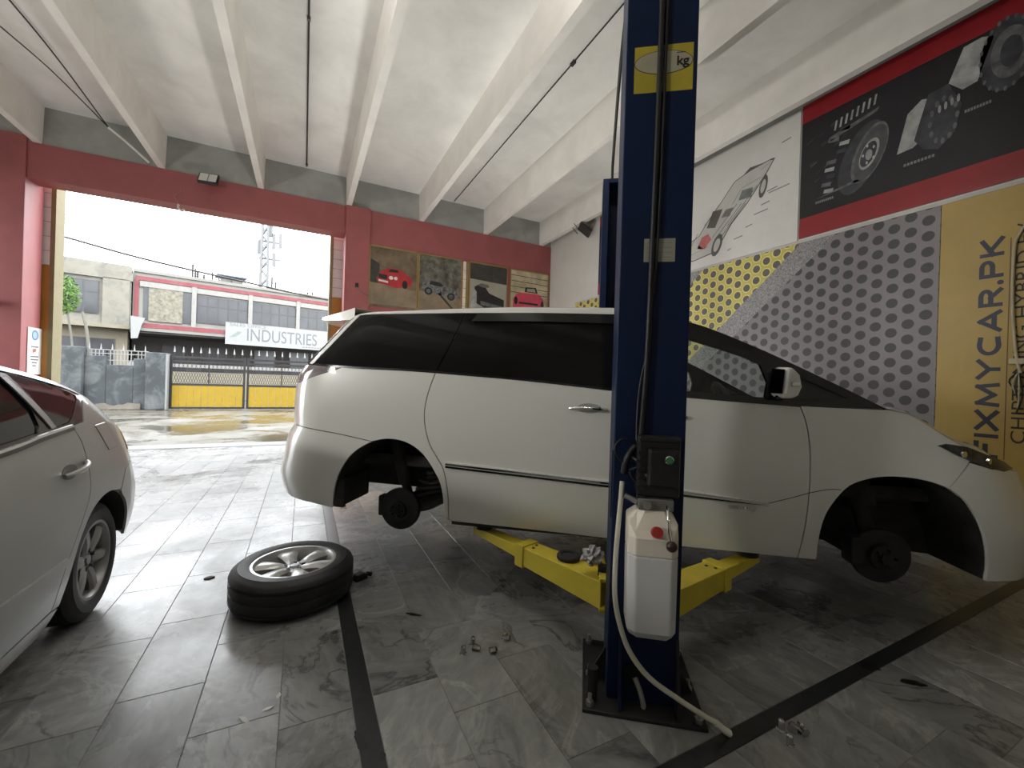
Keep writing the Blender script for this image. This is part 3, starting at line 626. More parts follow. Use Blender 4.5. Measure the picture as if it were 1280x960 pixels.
def d3(D, w_):
    D([(-w_,.90),(w_,.86),(w_,1.28),(-w_,1.28)], sooty, 'dark_top_print'); D([(-.35,.35),(-.36,.72),(-.22,.80),(-.10,.76),(.02,.60),(.42,.48),(.42,.26),(.0,.2)], car_dk, 'car_print', 2)
    D([(-.30,.76),(-.18,.82),(.0,.80),(.02,.74),(-.12,.72)], PM('print_car_glass', (.12,.12,.11), .4), 'window_print', 3); D([(-.46,.2),(-.36,.66),(-.30,.6),(-.30,.2)], silver, 'fender_print', 3); D([(-.2,.4),(.36,.32),(.36,.26),(-.2,.3)], steel, 'sill_print', 3)
def d4(D, w_):
    for k in range(4): D([(-w_,.72+.14*k),(w_,.70+.14*k),(w_,.715+.14*k),(-w_,.735+.14*k)], sooty, 'mortar_print')
    D([(-.46,.2),(-.46,.56),(-.36,.70),(-.1,.74),(.28,.74),(.42,.62),(.45,.2)], pink, 'car_print', 2); D([(-.14,.76),(-.12,.88),(.18,.90),(.24,.76)], car_dk, 'windscreen_print', 3); D([(-.08,.78),(-.07,.85),(.14,.87),(.18,.78)], studio, 'glass_print', 4)
    D([(-.30,.45),(.25,.45),(.25,.50),(-.30,.50)], car_dk, 'bumper_print', 3); D(ell(-.38,.52,.05,.10), car_dk, 'lamp_print', 3); D(ell(.38,.48,.045,.1), car_dk, 'lamp_print', 3)
car_poster(1.185, 2.195, 'framed poster of a red car on a street, leftmost of the four', tan_bg, d1)
car_poster(2.23, 3.23, 'framed poster of a camouflaged off-road car among trees', forest, d2)
car_poster(3.43, 4.42, 'framed poster of a dark car against a pale background', studio, d3)
car_poster(4.51, 5.60, 'framed poster of a pink-red car before bricks, rightmost of the four', brick_bg, d4)
for k in range(6):
    G().box(3.27, 3.345, YW-.014, YW, 2.92+k*.21, 3.12+k*.21).obj('tile_strip', bw, wf); G().box(3.355, 3.40, YW-.02, YW, 2.92+k*.21, 3.13+k*.21).obj('brass_strip', brass, wf)
# ================================================================== OUTSIDE
def wetground():
    m_, n, b = nt('wet_concrete'); pos = nd(n, 'ShaderNodeNewGeometry').outputs['Position']
    n1 = noise(n, pos, .55, 8, .62, .6).outputs['Fac']; n2 = noise(n, pos, 3.5, 6).outputs['Fac']
    col = ramp(n, n1, [(.3, (.055,.046,.032)), (.52, (.095,.086,.066)), (.7, (.125,.12,.105))]); col = mixc(n, math_(n, 'MULTIPLY', n2, .35), col, (.04,.035,.028))
    n.links.new(col, b.inputs['Base Color'])
    n.links.new(ramp(n, n1, [(.4, (.10,.10,.10)), (.6, (.45,.45,.45))]), b.inputs['Roughness'])
    bp = nd(n, 'ShaderNodeBump'); setin(bp, Strength=.25, Distance=.03); n.links.new(n2, bp.inputs['Height']); n.links.new(bp.outputs[0], b.inputs['Normal']); return m_
dr = G().box(-60, 60, YW+.55, 90, -.12, -.012).box(-60, XL, -40, YW+.55, -.12, -.012).obj('driveway', wetground()); tag(dr, 'wet concrete driveway outside the doorway', kind='structure')
# boundary wall
YG = 19.3
slate = PM('weathered_slate_paint', (0.035,0.041,0.045), .8, var=.25, scale=1.2, bump=.15, bscale=15, stain=(0.13,0.138,0.138), stain_amt=.9, stain_scale=1.3)
rubble = PM('bare_plaster', (0.135,0.123,0.102), .9, var=.25, scale=3, bump=.3, bscale=10)
bwl = thing('boundary_wall', 'weathered slate-grey stepped boundary wall with posts beside the gate', 'wall', (-6, YG, 0))
for nm, x0, x1, y0, y1, z1 in (('post', -7.42, -6.73, -.2, .35, 2.14), ('post', -5.04, -4.46, -.25, .35, 2.05), ('wall_section', -6.73, -6.17, 0, .3, 1.87), ('wall_section', -6.17, -5.43, 0, .3, 1.56), ('wall_section', -5.43, -5.04, -.02, .3, 1.81), ('wall_section', -16, -7.42, 0, .3, 1.7)):
    G().box(x0+6, x1+6, y0, y1, 0, z1).obj(nm, slate, bwl, bev=.02)
random.seed(12); rp = [(-.6,0)]+[(-.6+1.2*k/10, .12+random.uniform(0,.14)) for k in range(11)]+[(.6,0)]
G().prism(rp, lambda a, b, d: (a+.2, d, b), -.06, .02).obj('bare_patch', rubble, bwl)
pale_metal = PM('white_painted_metal', (0.186,0.189,0.186), .5, var=.08); blackm = PM('black_painted_metal', (0.009,0.009,0.010), .5, var=.2)
G().box(-4.47, -4.41, YG-.25, YG+.1, 0, 2.0).obj('gate_jamb', pale_metal, None); jb = bpy.data.objects['gate_jamb']; tag(jb, 'white painted jamb between boundary wall and yellow gate', 'gate post')
rl = thing('white_railing', 'white bar railing with spikes along the top of the boundary wall', 'railing', (-6, YG+.15, 0))
g = G()
for x0, x1, zb, zt in ((-6.70,-6.20,1.87,2.10), (-6.2,-5.45,1.56,2.08), (-5.45,-5.06,1.81,2.06)):
    k = int((x1-x0)/.09)
    for i in range(k+1): x = x0+(x1-x0)*i/k; g.box(x-.012+6, x+.012+6, -.012, .012, zb, zt)
g.obj('bars', pale_metal, rl)
for z in (1.72, 1.95, 2.08): G().box(-.2 if z < 1.8 else -.70, .55 if z < 1.8 else .94, -.015, .015, z-.015, z+.015).obj('rail', pale_metal, rl)
for i in range(6): G().cyl((-.66+.3*i,0,2.08), (-.66+.3*i,0,2.30), .028, 8, .004).obj('spike', pale_metal, rl)
G().box(-1.9, -.72, -.02, .02, 2.05, 2.10).obj('rail', pale_metal, rl)
# gate, two leaves
yel = PM('gate_yellow', (0.25,0.165,0.005), .75, var=.07, scale=3, stain=(0.186,0.120,0.009), stain_amt=.4, stain_scale=4)
def leaf(x0, x1, label):
    t = thing('gate_leaf', label, 'gate', ((x0+x1)/2, YG, 0), 0, 'yellow gate leaves'); w_ = (x1-x0)/2
    for a, b in ((-w_, -w_+.07), (w_-.07, w_)): G().box(a, b, -.035, .035, .02, 2.02).obj('stile', blackm, t)
    for z in (.05, .93, 1.78, 1.94): G().box(-w_+.07, w_-.07, -.03, .03, z-.035, z+.035).obj('rail', blackm, t)
    n = 10; d = (2*w_-.14)/n
    for i in range(n): G().box(-w_+.07+i*d+.006, -w_+.07+(i+1)*d-.006, -.012-.006*(i % 2), .012, .09, .90).obj('yellow_sheet', yel, t)
    for z0, z1, st in ((1.50, 1.74, .13), (.97, 1.38, .16)):
        g = G(); x = -w_+.07
        while x < w_-.07-st*.5:
            x2 = min(x+st*.9, w_-.07); g.beam((x,0,z0), (x2,0,z1), .012, .014).beam((x,0,z1), (x2,0,z0), .012, .014); x += st*.5 if z0 < 1 else st
        g.obj('lattice', blackm, t)
    G().box(-w_+.07, w_-.07, -.012, .012, 1.39, 1.43).obj('rail', blackm, t); G().box(-w_+.07, w_-.07, -.012, .012, 1.46, 1.50).obj('rail', blackm, t)
    G().box(-.02, .02, -.02, .02, .97, 1.78).obj('mullion', blackm, t)
    for i in range(9):
        x = -w_+.12+(2*w_-.24)*i/8; sp = G().cyl((x,0,1.97), (x,0,2.13), .012, 6).obj('spike', blackm, t); G().cyl((x,0,2.12), (x,0,2.34), .035, 8, .004).obj('spike_tip', pale_metal, sp)
leaf(-4.40, -2.05, 'left leaf of the yellow sheet and black lattice gate'); leaf(-2.0, .40, 'right leaf of the yellow sheet and black lattice gate')
# ---- building opposite
BA = math.radians(14)
bd = thing('industrial_building', 'pale two-storey industrial building with red stripes across the road', 'building', (-10.6, 26.0, 0), BA)
old = PM('old_cream_render', (0.168,0.159,0.132), .9, var=.15, scale=.8, bump=.1, bscale=8, stain=(0.099,0.099,0.093), stain_amt=.95, stain_scale=2.2)
pale_r = PM('pale_render', (0.180,0.174,0.159), .9, var=.08, scale=.8, stain=(0.135,0.126,0.114), stain_amt=.5, stain_scale=1.1); stone = PM('crazy_stone', (0.150,0.138,0.108), .9, var=.4, scale=7, stain=(0.102,0.093,0.075), stain_amt=.7, stain_scale=5)
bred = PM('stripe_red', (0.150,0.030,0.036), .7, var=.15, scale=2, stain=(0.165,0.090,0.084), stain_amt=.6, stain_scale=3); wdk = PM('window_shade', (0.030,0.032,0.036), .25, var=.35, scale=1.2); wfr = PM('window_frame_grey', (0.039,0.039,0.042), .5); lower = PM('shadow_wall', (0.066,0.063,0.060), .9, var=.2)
bx = lambda nm, mat, *a, par=bd: G().box(*a).obj(nm, mat, par)
bx('left_block', old, -6, 3.0, 0, 8, 3.42, 6.5); bx('left_lower_block', PM('cream_render', (0.180,0.162,0.120), .9, var=.08), -6, 2.9, .25, 8, 0, 3.42); bx('ledge', PM('cream_render', (0.180,0.162,0.120), .9, var=.08), -6, 3.0, -.5, .3, 3.38, 3.56); bx('parapet_band', old, -6, 3.05, -.12, .1, 5.75, 6.15)
bx('pilaster', old, 2.0, 2.95, -.12, .1, 3.5, 5.8)
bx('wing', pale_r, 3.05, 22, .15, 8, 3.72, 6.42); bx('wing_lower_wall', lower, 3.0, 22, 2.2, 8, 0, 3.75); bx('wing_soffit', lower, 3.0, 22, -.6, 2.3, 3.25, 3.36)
bx('porch_wall', PM('cream_render', (0.180,0.162,0.120), .9, var=.08), 3.0, 22, -2.2, -2.0, 0, 1.45); bx('porch_rail', PM('band_white', (0.198,0.192,0.180), .8), 3.0, 22, -2.2, -2.0, 1.62, 1.78); bx('canopy', pale_r, 3.35, 22, -.75, .2, 3.34, 3.74); bx('parapet_cap', pale_r, 3.05, 22, .05, .35, 6.30, 6.45)
bx('red_stripe', bred, 3.15, 22, .10, .16, 5.92, 6.12); bx('red_stripe', bred, 3.10, 3.27, .10, .16, 4.0, 5.92); bx('red_stripe', bred, 3.45, 6.85, -.77, -.74, 3.50, 3.72)
bx('frame_band', PM('band_white', (0.198,0.192,0.180), .8), 3.3, 22, .02, .16, 5.60, 5.86)
bx('recess', wdk, 3.45, 5.36, .11, .16, 3.95, 5.66); bx('stone_panel', stone, 3.65, 4.99, .04, .16, 3.92, 5.64)
for x in (5.36, 7.92, 10.4, 12.6): bx('mullion_post', PM('band_white', (0.198,0.192,0.180), .8), x, x+.2, -.02, .16, 3.75, 5.9)
def bwin(x0, x1, z0, z1, nx, y=.12, par=bd):
    f = G().box(x0, x1, y-.02, y+.03, z0, z1).obj('window', wfr, par); zs = (z0, z0+(z1-z0)*.62, z1)
    for i in range(nx):
        for k in range(2):
            a = x0+(x1-x0)*i/nx; b_ = x0+(x1-x0)*(i+1)/nx; G().box(a+.035, b_-.035, y-.03, y+.0, zs[k]+.035, zs[k+1]-.035).obj('pane', wdk, f)
bwin(5.58, 7.9, 4.05, 5.50, 5); bwin(8.12, 10.4, 4.1, 5.50, 5); bwin(10.6, 12.6, 4.2, 5.5, 4); bwin(12.9, 15, 4.2, 5.5, 4); bwin(.35, 1.87, 4.03, 5.58, 3, -.04); bwin(-2.5, -.5, 4.03, 5.58, 3, -.04); bwin(.5, 2.45, 1.2, 2.90, 2, .22); bwin(-2, 0, 1.2, 2.9, 2, .22)
for k, x in enumerate((4.2, 6.0, 8.6, 10.6, 12.0)): bx('lower_opening', wdk, x, x+1.1, 2.15, 2.22, 1.0, 2.9)
bn = thing('industries_banner', 'long white banner lettered INDUSTRIES hung on the building opposite', 'banner', (-10.6, 26.0, 0), BA)
G().box(6.78, 14.5, -.86, -.80, 2.98, 4.16).obj('sheet', PM('banner_white', (0.210,0.213,0.210), .6, var=.04), bn)
words('lettering', 'INDUSTRIES', .98, PM('banner_grey', (0.090,0.096,0.102), .6), bn, frame((7.72, -.862, 3.24), (1,0,0), (0,0,1)), .002, sx=.70)
words('lettering', 'SALES OFFICE', .26, PM('banner_grey', (0.090,0.096,0.102), .6), bn, frame((6.95, -.862, 3.97), (1,0,0), (0,0,1)), .002, sx=1.1)
G().prism([(6.95,3.35),(7.35,3.72),(7.52,3.66),(7.25,3.4)], lambda a, b, d: (a, d, b), -.865, -.86).obj('leaf_emblem', PM('banner_leaf', (0.135,0.165,0.150), .6), bn)
for k in range(8): G().box(10.6+.16*k, 10.7+.16*k, -.864, -.86, 3.08, 3.13).obj('small_print', PM('banner_grey', (0.090,0.096,0.102), .6), bn)
s2 = thing('torn_sign', 'small torn white sign at the corner of the building opposite', 'sign', (-10.6, 26.0, 0), BA)
G().prism([(3.03,4.0),(3.55,3.95),(3.42,3.55),(3.30,2.95),(3.06,2.92)], lambda a, b, d: (a, d, b), -.9, -.86).obj('sheet', PM('banner_white', (0.210,0.213,0.210), .6, var=.04), s2)
# rooftop clutter and mast
rt = thing('roof_shelter', 'small blue roofed water tank shelter on the building roof', 'shelter', (-10.6, 26.0, 6.42), BA)
G().box(6.5, 7.95, 1.0, 2.2, .55, .62).obj('roof', PM('roof_blue', (0.048,0.072,0.120), .6, var=.2), rt)
for x in (6.6, 7.2, 7.85): G().box(x-.03, x+.03, 1.05, 1.12, 0, .56).obj('post', blackm, rt)
G().box(6.7, 7.8, 1.3, 2.0, 0, .42).obj('tank', pale_r, rt)
an = thing('roof_antennas', 'thin rusty antenna rods standing on the building roof', 'antenna', (-10.6, 26.0, 6.42), BA)
for k, (x, h) in enumerate(((5.40,.85), (5.52,.65), (5.62,.45), (5.9,.4), (6.28,.6), (9.2,.9), (9.4,.6), (11.2,.3), (11.5,.35))): G().box(x-.045, x+.045, .8, .89, 0, h).obj('rod', blackm, an)
for x0, x1, z in ((5.40, 5.75, .35), (5.40, 6.0, .2), (9.2, 9.6, .5), (11.0, 11.7, .2)): G().box(x0, x1, .8, .84, z, z+.03).obj('cross_rod', blackm, an)
mast = thing('telecom_mast', 'pale lattice telecom mast far behind the building', 'mast', (-3.55, 45, 0)); g = G(); mm = PM('mast_grey', (0.115,0.118,0.12), .6)
for sx in (-1, 1):
    for sy in (-1, 1): g.beam((sx*.42, sy*.42, 0), (sx*.22, sy*.22, 16), .20, .20)
for k in range(20):
    z0 = k*.8; r0 = .42-.2*z0/16; r1 = .42-.2*(z0+.8)/16; s = 1 if k % 2 else -1
    for sy in (-1, 1): g.beam((s*r0, sy*r0, z0), (-s*r1, sy*r1, z0+.8), .12, .12)
g.obj('lattice', mm, mast)
for x, z, h in ((.7,13.2,1.4), (.75,11.6,1.2), (-.45,12.6,1.2), (.45,14.3,1.0), (1.25,13.4,1.3)): G().box(x-.15, x+.15, -.15, .15, z, z+h).obj('panel_antenna', mm, mast)
for z in (12.2, 13.8): G().box(-.5, 1.3, -.08, .08, z-.08, z+.08).obj('cross_arm', mm, mast)
ow = thing('overhead_wire', 'thin overhead wire sagging between poles across the sky outside the doorway', 'wire', (-3, 20, 0)); G().tube([(-8.0,0,6.3), (-5.2,0,6.02), (-4.6,0,5.96), (-2.5,0,5.55), (.5,0,5.15), (4.2,0,4.74), (9.6,0,4.6)], .038, 6, 5).obj('wire', wire_dark, ow, smooth=60)
for x, h in ((-8.0, 6.6), (9.6, 4.9)): G().cyl((x,0,-.01), (x,0,h), .10, 12, .07).obj('pole', PM('pole_concrete', (.12,.12,.11), .9), ow, smooth=50)
# slender street tree
tr = thing('street_tree', 'small bright green tree behind the boundary wall', 'tree', (-8.25, 22, 0)); bark = PM('pale_bark', (0.120,0.114,0.096), .9)
G().tube([(.22,0,0), (.24,0,1.2), (.20,.02,2.4), (.08,0,3.4), (0,0,4.2)], .035, 8, 4).obj('trunk', bark, tr, smooth=60)
G().tube([(.75,0,0), (.72,0,1.8), (.62,0,2.9), (.48,0,3.6)], .05, 8, 3).obj('stake', bark, tr, smooth=60)
leafm = PM('fresh_leaf', (0.060,0.126,0.015), .6, var=.35, scale=5); random.seed(5); g = G()
for k in range(1500):
    while True:
        p_ = Vector((random.uniform(-1,1), random.uniform(-1,1), random.uniform(-1,1)))
        if p_.length < 1: break
    p_ = Vector((-.12+.52*p_.x, .5*p_.y, 4.22+.78*p_.z)) ; r = random.uniform(.04,.085)
    a = Vector((random.uniform(-1,1), random.uniform(-1,1), random.uniform(-1,1))).normalized(); b_ = a.orthogonal().normalized()
    g.add([p_-a*r, p_+b_*r*.45, p_+a*r, p_-b_*r*.45], [(0,1,2,3)])
tag(g.obj('foliage', leafm, tr, fix=False), kind='stuff')
# ================================================================== WHITE PEOPLE CARRIER ON THE LIFT
def tab(t, x):
    if x <= t[0][0]: return t[0][1]
    for (a, b), (c_, d) in zip(t, t[1:]):
        if x <= c_: return b+(d-b)*(x-a)/(c_-a)
    return t[-1][1]
VANG = -YAW-math.radians(10.0); VO = Vector((.508, 2.819, 0))
VO = Vector((-.808*math.cos(YAW)+2.748*math.sin(YAW), .808*math.sin(YAW)+2.748*math.cos(YAW), 0))
V_SE = [(.3,-.94),(.45,-.98),(.55,-1.01),(.66,-1.02),(.80,-.98),(.92,-.96),(1.0,-.91),(1.2,-.92),(1.36,-.91),(1.45,-.85),(1.6,-.72),(1.9,-.48)]
V_SF = [(.3,3.98),(.6,3.96),(.8,3.9),(.95,3.84),(1.1,3.70),(1.4,3.4)]
def v_prof(z):
    if z < .85: return .05*((.85-z)/.4)**2
    if z < 1.38: return .03*((z-.85)/.53)**2
    d = z-1.38
    return .03+.12*d+.25*d*d if d < .3 else .03+.12*.3+.25*.09+(.12+.5*.3)*(d-.3)+.35*(d-.3)**2
def van(p, z, off=0., mir=False):
    """body side surface: p runs round the plan outline, z is height -> local (along, across, up)"""
    se = tab(V_SE, z); b = a = .42; s0 = se+b; sf = tab(V_SF, z); bf, af, L = .8, .6, .75; s1 = sf-bf; v = v_prof(z)
    if p < s0:
        f = (s0-p)/b
        if f < math.pi/2: s, t, ns, n_ = s0-b*math.sin(f), a*(1-math.cos(f)), math.sin(f), math.cos(f)
        else: s, t, ns, n_ = se, a+(s0-p-b*math.pi/2), 1, 0
    elif p > s1:
        f = (p-s1)/L
        if f < math.pi/2: s, t, ns, n_ = s1+bf*math.sin(f), af*(1-math.cos(f)), -math.sin(f), math.cos(f)
        else: s, t, ns, n_ = sf, af+(p-s1-L*math.pi/2), -1, 0
    else: s, t, ns, n_ = p, 0, 0, 1
    s += off*ns; t = t+v+off*n_
    return Vector((s, 1.8-t if mir else t, z))
VAN = thing('people_carrier', 'white people carrier raised on the lift with its wheels removed', 'car', VO, VANG)
vwhite = PM('pearl_white_paint', (.80,.80,.75), .30, var=.006, scale=2, coat=1., spec=.5, rv=0.)
vblack = PM('gloss_black_trim', (.010,.010,.010), .18, var=.2, coat=.3); vrub = PM('black_rubber', (.012,.012,.012), .7, var=.3, bump=.1)
vglass = PM('privacy_glass', (.010,.010,.010), .06, var=.1, spec=.16, rv=0.); vclear = GLASS('clear_car_glass', (.82,.86,.83)); chrome = PM('chrome', (.75,.75,.76), .08, 1., var=.03)
vdark = PM('underbody_black', (.034,.032,.029), .8, var=.5, scale=8, bump=.3, bscale=25); cast = PM('brake_iron', (.020,.020,.021), .6, .3, var=.4, scale=14, bump=.15); lampg = GLASS('lamp_cover', (.75,.76,.78))
interior = PM('cabin_grey', (.05,.05,.048), .8, var=.2); beige = PM('cabin_beige', (.38,.36,.30), .8, var=.1)
belt_rear = crv([(-.636,1.442),(-.296,1.425),(.054,1.418),(.306,1.408)], 4)
belt = crv([(.306,1.408),(.866,1.377),(1.433,1.331),(1.62,1.318)], 4)
belt_f = crv([(1.62,1.318),(2.10,1.292),(2.465,1.275)], 4); belt_q = [(2.465,1.275),(2.704,1.272),(2.898,1.271)]
win_top = crv([(-.336,1.802),(.056,1.807),(.466,1.813)], 4); win_top2 = crv([(.466,1.813),(.994,1.814),(1.449,1.806),(1.62,1.80)], 4)
dpil = crv([(-.636,1.442),(-.508,1.588),(-.336,1.802)], 4); pillarA = crv([(1.72,1.796),(1.898,1.754),(2.054,1.695),(2.308,1.578),(2.609,1.424),(2.898,1.272)], 4)
seam1 = crv([(.306,1.408),(.27,1.302),(.246,1.171),(.251,1.067),(.29,.939),(.354,.84),(.393,.764),(.42,.607),(.419,.438)], 4)
archR = crv([(.382,.45),(.384,.577),(.366,.683),(.322,.77),(.255,.859),(.17,.922),(.068,.953),(-.028,.953),(-.113,.933)], 4)
archR2 = crv([(-.113,.933),(-.198,.885),(-.265,.83),(-.318,.76),(-.362,.673),(-.396,.56),(-.414,.455)], 4)
seam2 = crv([(2.465,1.275),(2.490,1.20),(2.504,1.13),(2.517,.998),(2.517,.82),(2.51,.59),(2.497,.406)], 4)
archF = crv([(2.595,.403),(2.590,.55),(2.607,.669),(2.651,.764),(2.714,.844),(2.802,.888),(2.897,.908),(3.009,.908),(3.1,.892),(3.177,.864)], 4)
archF2 = crv([(3.177,.864),(3.25,.809),(3.313,.727),(3.363,.629),(3.412,.484),(3.436,.36)], 4)
shoulder = crv([(2.898,1.272),(3.004,1.250),(3.106,1.193),(3.206,1.130),(3.309,1.080),(3.441,1.036),(3.50,.985)], 4)
def vp(name, poly, mat, **kw): return [panel(name, poly, van, mat, VAN, mirror=mm, **kw) for mm in (False, True)]
vp('quarter_panel', belt_rear + seam1[1:] + archR + [(-.40,.975),(-.687,1.002),(-.95,1.005),(-.95,1.29),(-.751,1.309),(-.532,1.37),(-.344,1.43)][0:0] + crv([(-.113,.933),(-.40,.976),(-.687,1.002),(-1.0,1.005)], 3)[1:] + [(-1.0,1.295),(-.751,1.309),(-.56,1.362),(-.40,1.412),(-.36,1.427)], vwhite)
vp('tail_light', [(-.636,1.440),(-.366,1.427),(-.41,1.408),(-.56,1.358),(-.751,1.304),(-1.0,1.292),(-1.0,1.43)], PM('tail_lens', (.24,.21,.21), .10, var=.35, scale=14, coat=.6), step=.04)
panel('rear_bumper', crv([(-.113,.933),(-.40,.976),(-.687,1.002),(-1.0,1.005)], 3)[::-1] + archR2 + [(-.43,.452),(-.57,.475),(-.83,.50),(-1.2,.50),(-1.76,.50),(-1.76,1.005)], van, vwhite, VAN, both=True)
panel('tailgate', [(-1.0,1.005),(-1.0,1.43),(-.80,1.445),(-.62,1.60),(-.42,1.80),(-1.2,1.80),(-1.30,1.45),(-1.66,1.44),(-1.66,1.005)], van, vwhite, VAN, both=True, gap=.004)
doors = vp('sliding_door', belt + crv([(1.62,1.318),(1.64,1.1),(1.65,.8),(1.652,.408)], 3)[1:] + crv([(1.652,.408),(1.2,.42),(.8,.428),(.419,.434)], 2)[1:] + seam1[::-1][1:], vwhite)
fd = vp('front_door', belt_f + seam2[1:] + [(2.497,.402),(2.08,.406),(1.652,.408),(1.65,.8),(1.64,1.1)], vwhite)
fen = vp('front_fender', belt_q + shoulder[1:] + [(3.441,.972),(3.31,1.008),(3.299,1.006),(3.24,.946)] + archF[::-1] + [(2.497,.402)] + seam2[::-1][1:-1], vwhite, step=.05)
panel('front_bumper', [(3.30,1.004),(3.439,.968),(3.50,.97),(3.8,.94),(4.2,.93),(4.56,.93),(4.56,.35),(4.1,.345),(3.694,.335),(3.561,.347),(3.442,.352)] + archF2[::-1] + [(3.24,.944)], van, vwhite, VAN, both=True, step=.06)
hl = vp('headlight', [(3.129,1.087),(3.181,1.098),(3.309,1.082),(3.441,1.042),(3.60,1.0),(3.66,.965),(3.52,.955),(3.439,.971),(3.31,1.008),(3.227,1.04),(3.15,1.079)], PM('headlight_dark', (.035,.035,.034), .12, var=.7, scale=18, spec=.4), off=-.006, gap=0, step=.03)
for o in hl:
    mm = o == hl[1]
    for p_, z in ((3.26,1.045), (3.42,1.01)):
        q = van(p_, z, -.010, mm); n_ = (van(p_, z, -.03, mm)-q).normalized(); G().cyl(q-n_*.004, q+n_*.006, .017, 14).obj('lamp_reflector', chrome, o, smooth=40)
vp('rear_side_window', belt_rear + [(.40,1.62),(.466,1.813)] + win_top[::-1][1:] + dpil[::-1][1:-1], vglass, off=.002)
vp('d_pillar_strip', dpil + [(-.40,1.806),(-.57,1.60),(-.70,1.445)], vwhite, gap=.001, step=.05)
sw = vp('sliding_door_window', belt + [(1.62,1.80)] + win_top2[::-1][1:] + [(.40,1.62)], vglass, off=.002)
for o in sw:
    mm = o == sw[1]; panel('window_visor', crv([(.56,1.808),(1.0,1.81),(1.60,1.796)], 4) + crv([(1.60,1.735),(1.0,1.752),(.52,1.752)], 4), van, PM('smoked_visor', (.016,.016,.016), .12, coat=.5), o, mirror=mm, off=-.018, gap=0, depth=.012)
vp('belt_moulding', [(a, b+.006) for a, b in belt_rear+belt[1:]+belt_f[1:]] + [(a, b-.008) for a, b in (belt_rear+belt[1:]+belt_f[1:])[::-1]], vblack, off=-.002, gap=0, depth=.008)
door_glass = [(1.70,1.345),(2.05,1.325),(2.285,1.313),(2.30,1.40),(2.262,1.505),(2.178,1.547),(2.019,1.601),(1.894,1.640),(1.70,1.70)]
qtr_glass = [(2.40,1.315),(2.42,1.45),(2.50,1.42),(2.70,1.325)]
vp('front_window_frame', [(1.62,1.318)] + belt_f[1:] + belt_q[1:] + pillarA[::-1] + [(1.62,1.80)], vblack, holes=(door_glass, qtr_glass), off=-.001, step=.05, depth=.03)
fg = vp('front_door_glass', door_glass, vclear, off=.012, gap=-.01, depth=0); vp('quarter_glass', qtr_glass, PM('quarter_glass_dark', (.035,.036,.036), .05), off=.012, gap=-.01, depth=0)
# roof: comes down to the window tops, crowned
RE = [(-.62,1.775),(-.349,1.812),(.394,1.842),(.779,1.853),(1.449,1.847),(1.80,1.806),(1.95,1.735)]; WT = [(-.62,1.765),(-.336,1.802),(.056,1.807),(.466,1.813),(.994,1.814),(1.449,1.806),(1.62,1.80),(1.80,1.787),(1.95,1.733)]
def roof(u, k):
    s = -.56+u*2.29; mir = k > .5; q = 1-abs(2*k-1); ze = tab(RE, s); zw = tab(WT, s)
    if q < .1: e = van(s, zw+(ze-zw)*q/.1)
    else:
        a = van(s, ze); c_ = (q-.1)/.9; e = Vector((s+.10*math.sin(c_*math.pi/2)*u**3, a.y+(.9-a.y)*c_, ze+.075*math.sin(c_*math.pi/2)**.8))
    return (e.x, 1.8-e.y if mir else e.y, e.z)
G().grid(roof, 30, 40).obj('roof', vwhite, VAN, smooth=50)
def spoil(u, k):
    s = -.40-.38*u; a = van(-.40, 1.80).y+.02; zt = 1.865-.075*u; return (s+.12*(2*k-1)**4*u, a+(1.8-2*a)*k, zt+.03*(1-(2*k-1)**2))
g = G().grid(spoil, 6, 24).grid(lambda u, k: (lambda q: (q[0], q[1], 1.775))(spoil(u, k)), 6, 24)
g.grid(lambda u, k: (lambda q: (q[0], q[1], q[2]+(1.775-q[2])*u))(spoil(1, k)), 1, 24).grid(lambda u, k: (lambda q: (q[0], q[1], q[2]+(1.775-q[2])*u))(spoil(k, 0)), 1, 6).grid(lambda u, k: (lambda q: (q[0], q[1], q[2]+(1.775-q[2])*u))(spoil(k, 1)), 1, 6)
g.obj('roof_spoiler', vwhite, VAN, smooth=40)
# windscreen and bonnet
def wind(u, k):
    i = u*(len(pillarA)-1); j = min(int(i), len(pillarA)-2); f = i-j; p_ = pillarA[j][0]*(1-f)+pillarA[j+1][0]*f; z = pillarA[j][1]*(1-f)+pillarA[j+1][1]*f
    a = van(p_, z, .01); q = 1-(2*k-1)**2; return (a.x+.16*q, a.y+(1.8-2*a.y)*k, z+.03*q)
G().grid(wind, 20, 20).obj('windscreen', vclear, VAN, smooth=60)
def bonnet(u, k):
    i = u*(len(shoulder)-1); j = min(int(i), len(shoulder)-2); f = i-j; p_ = shoulder[j][0]*(1-f)+shoulder[j+1][0]*f; z = shoulder[j][1]*(1-f)+shoulder[j+1][1]*f
    a = van(p_, z, .001); q = 1-abs(2*k-1)**2.6; return (a.x+(.16+.10*u)*q, a.y+(1.8-2*a.y)*k, z+(.030+.012*math.sin(u*3.14))*q)
G().grid(bonnet, 24, 28).obj('bonnet', vwhite, VAN, smooth=60)
G().grid(lambda u, k: (lambda q: (q[0]+.01, q[1], q[2]-.004-(q[2]-.93)*u))(bonnet(1, k)), 2, 28).obj('grille', vblack, VAN, smooth=60)
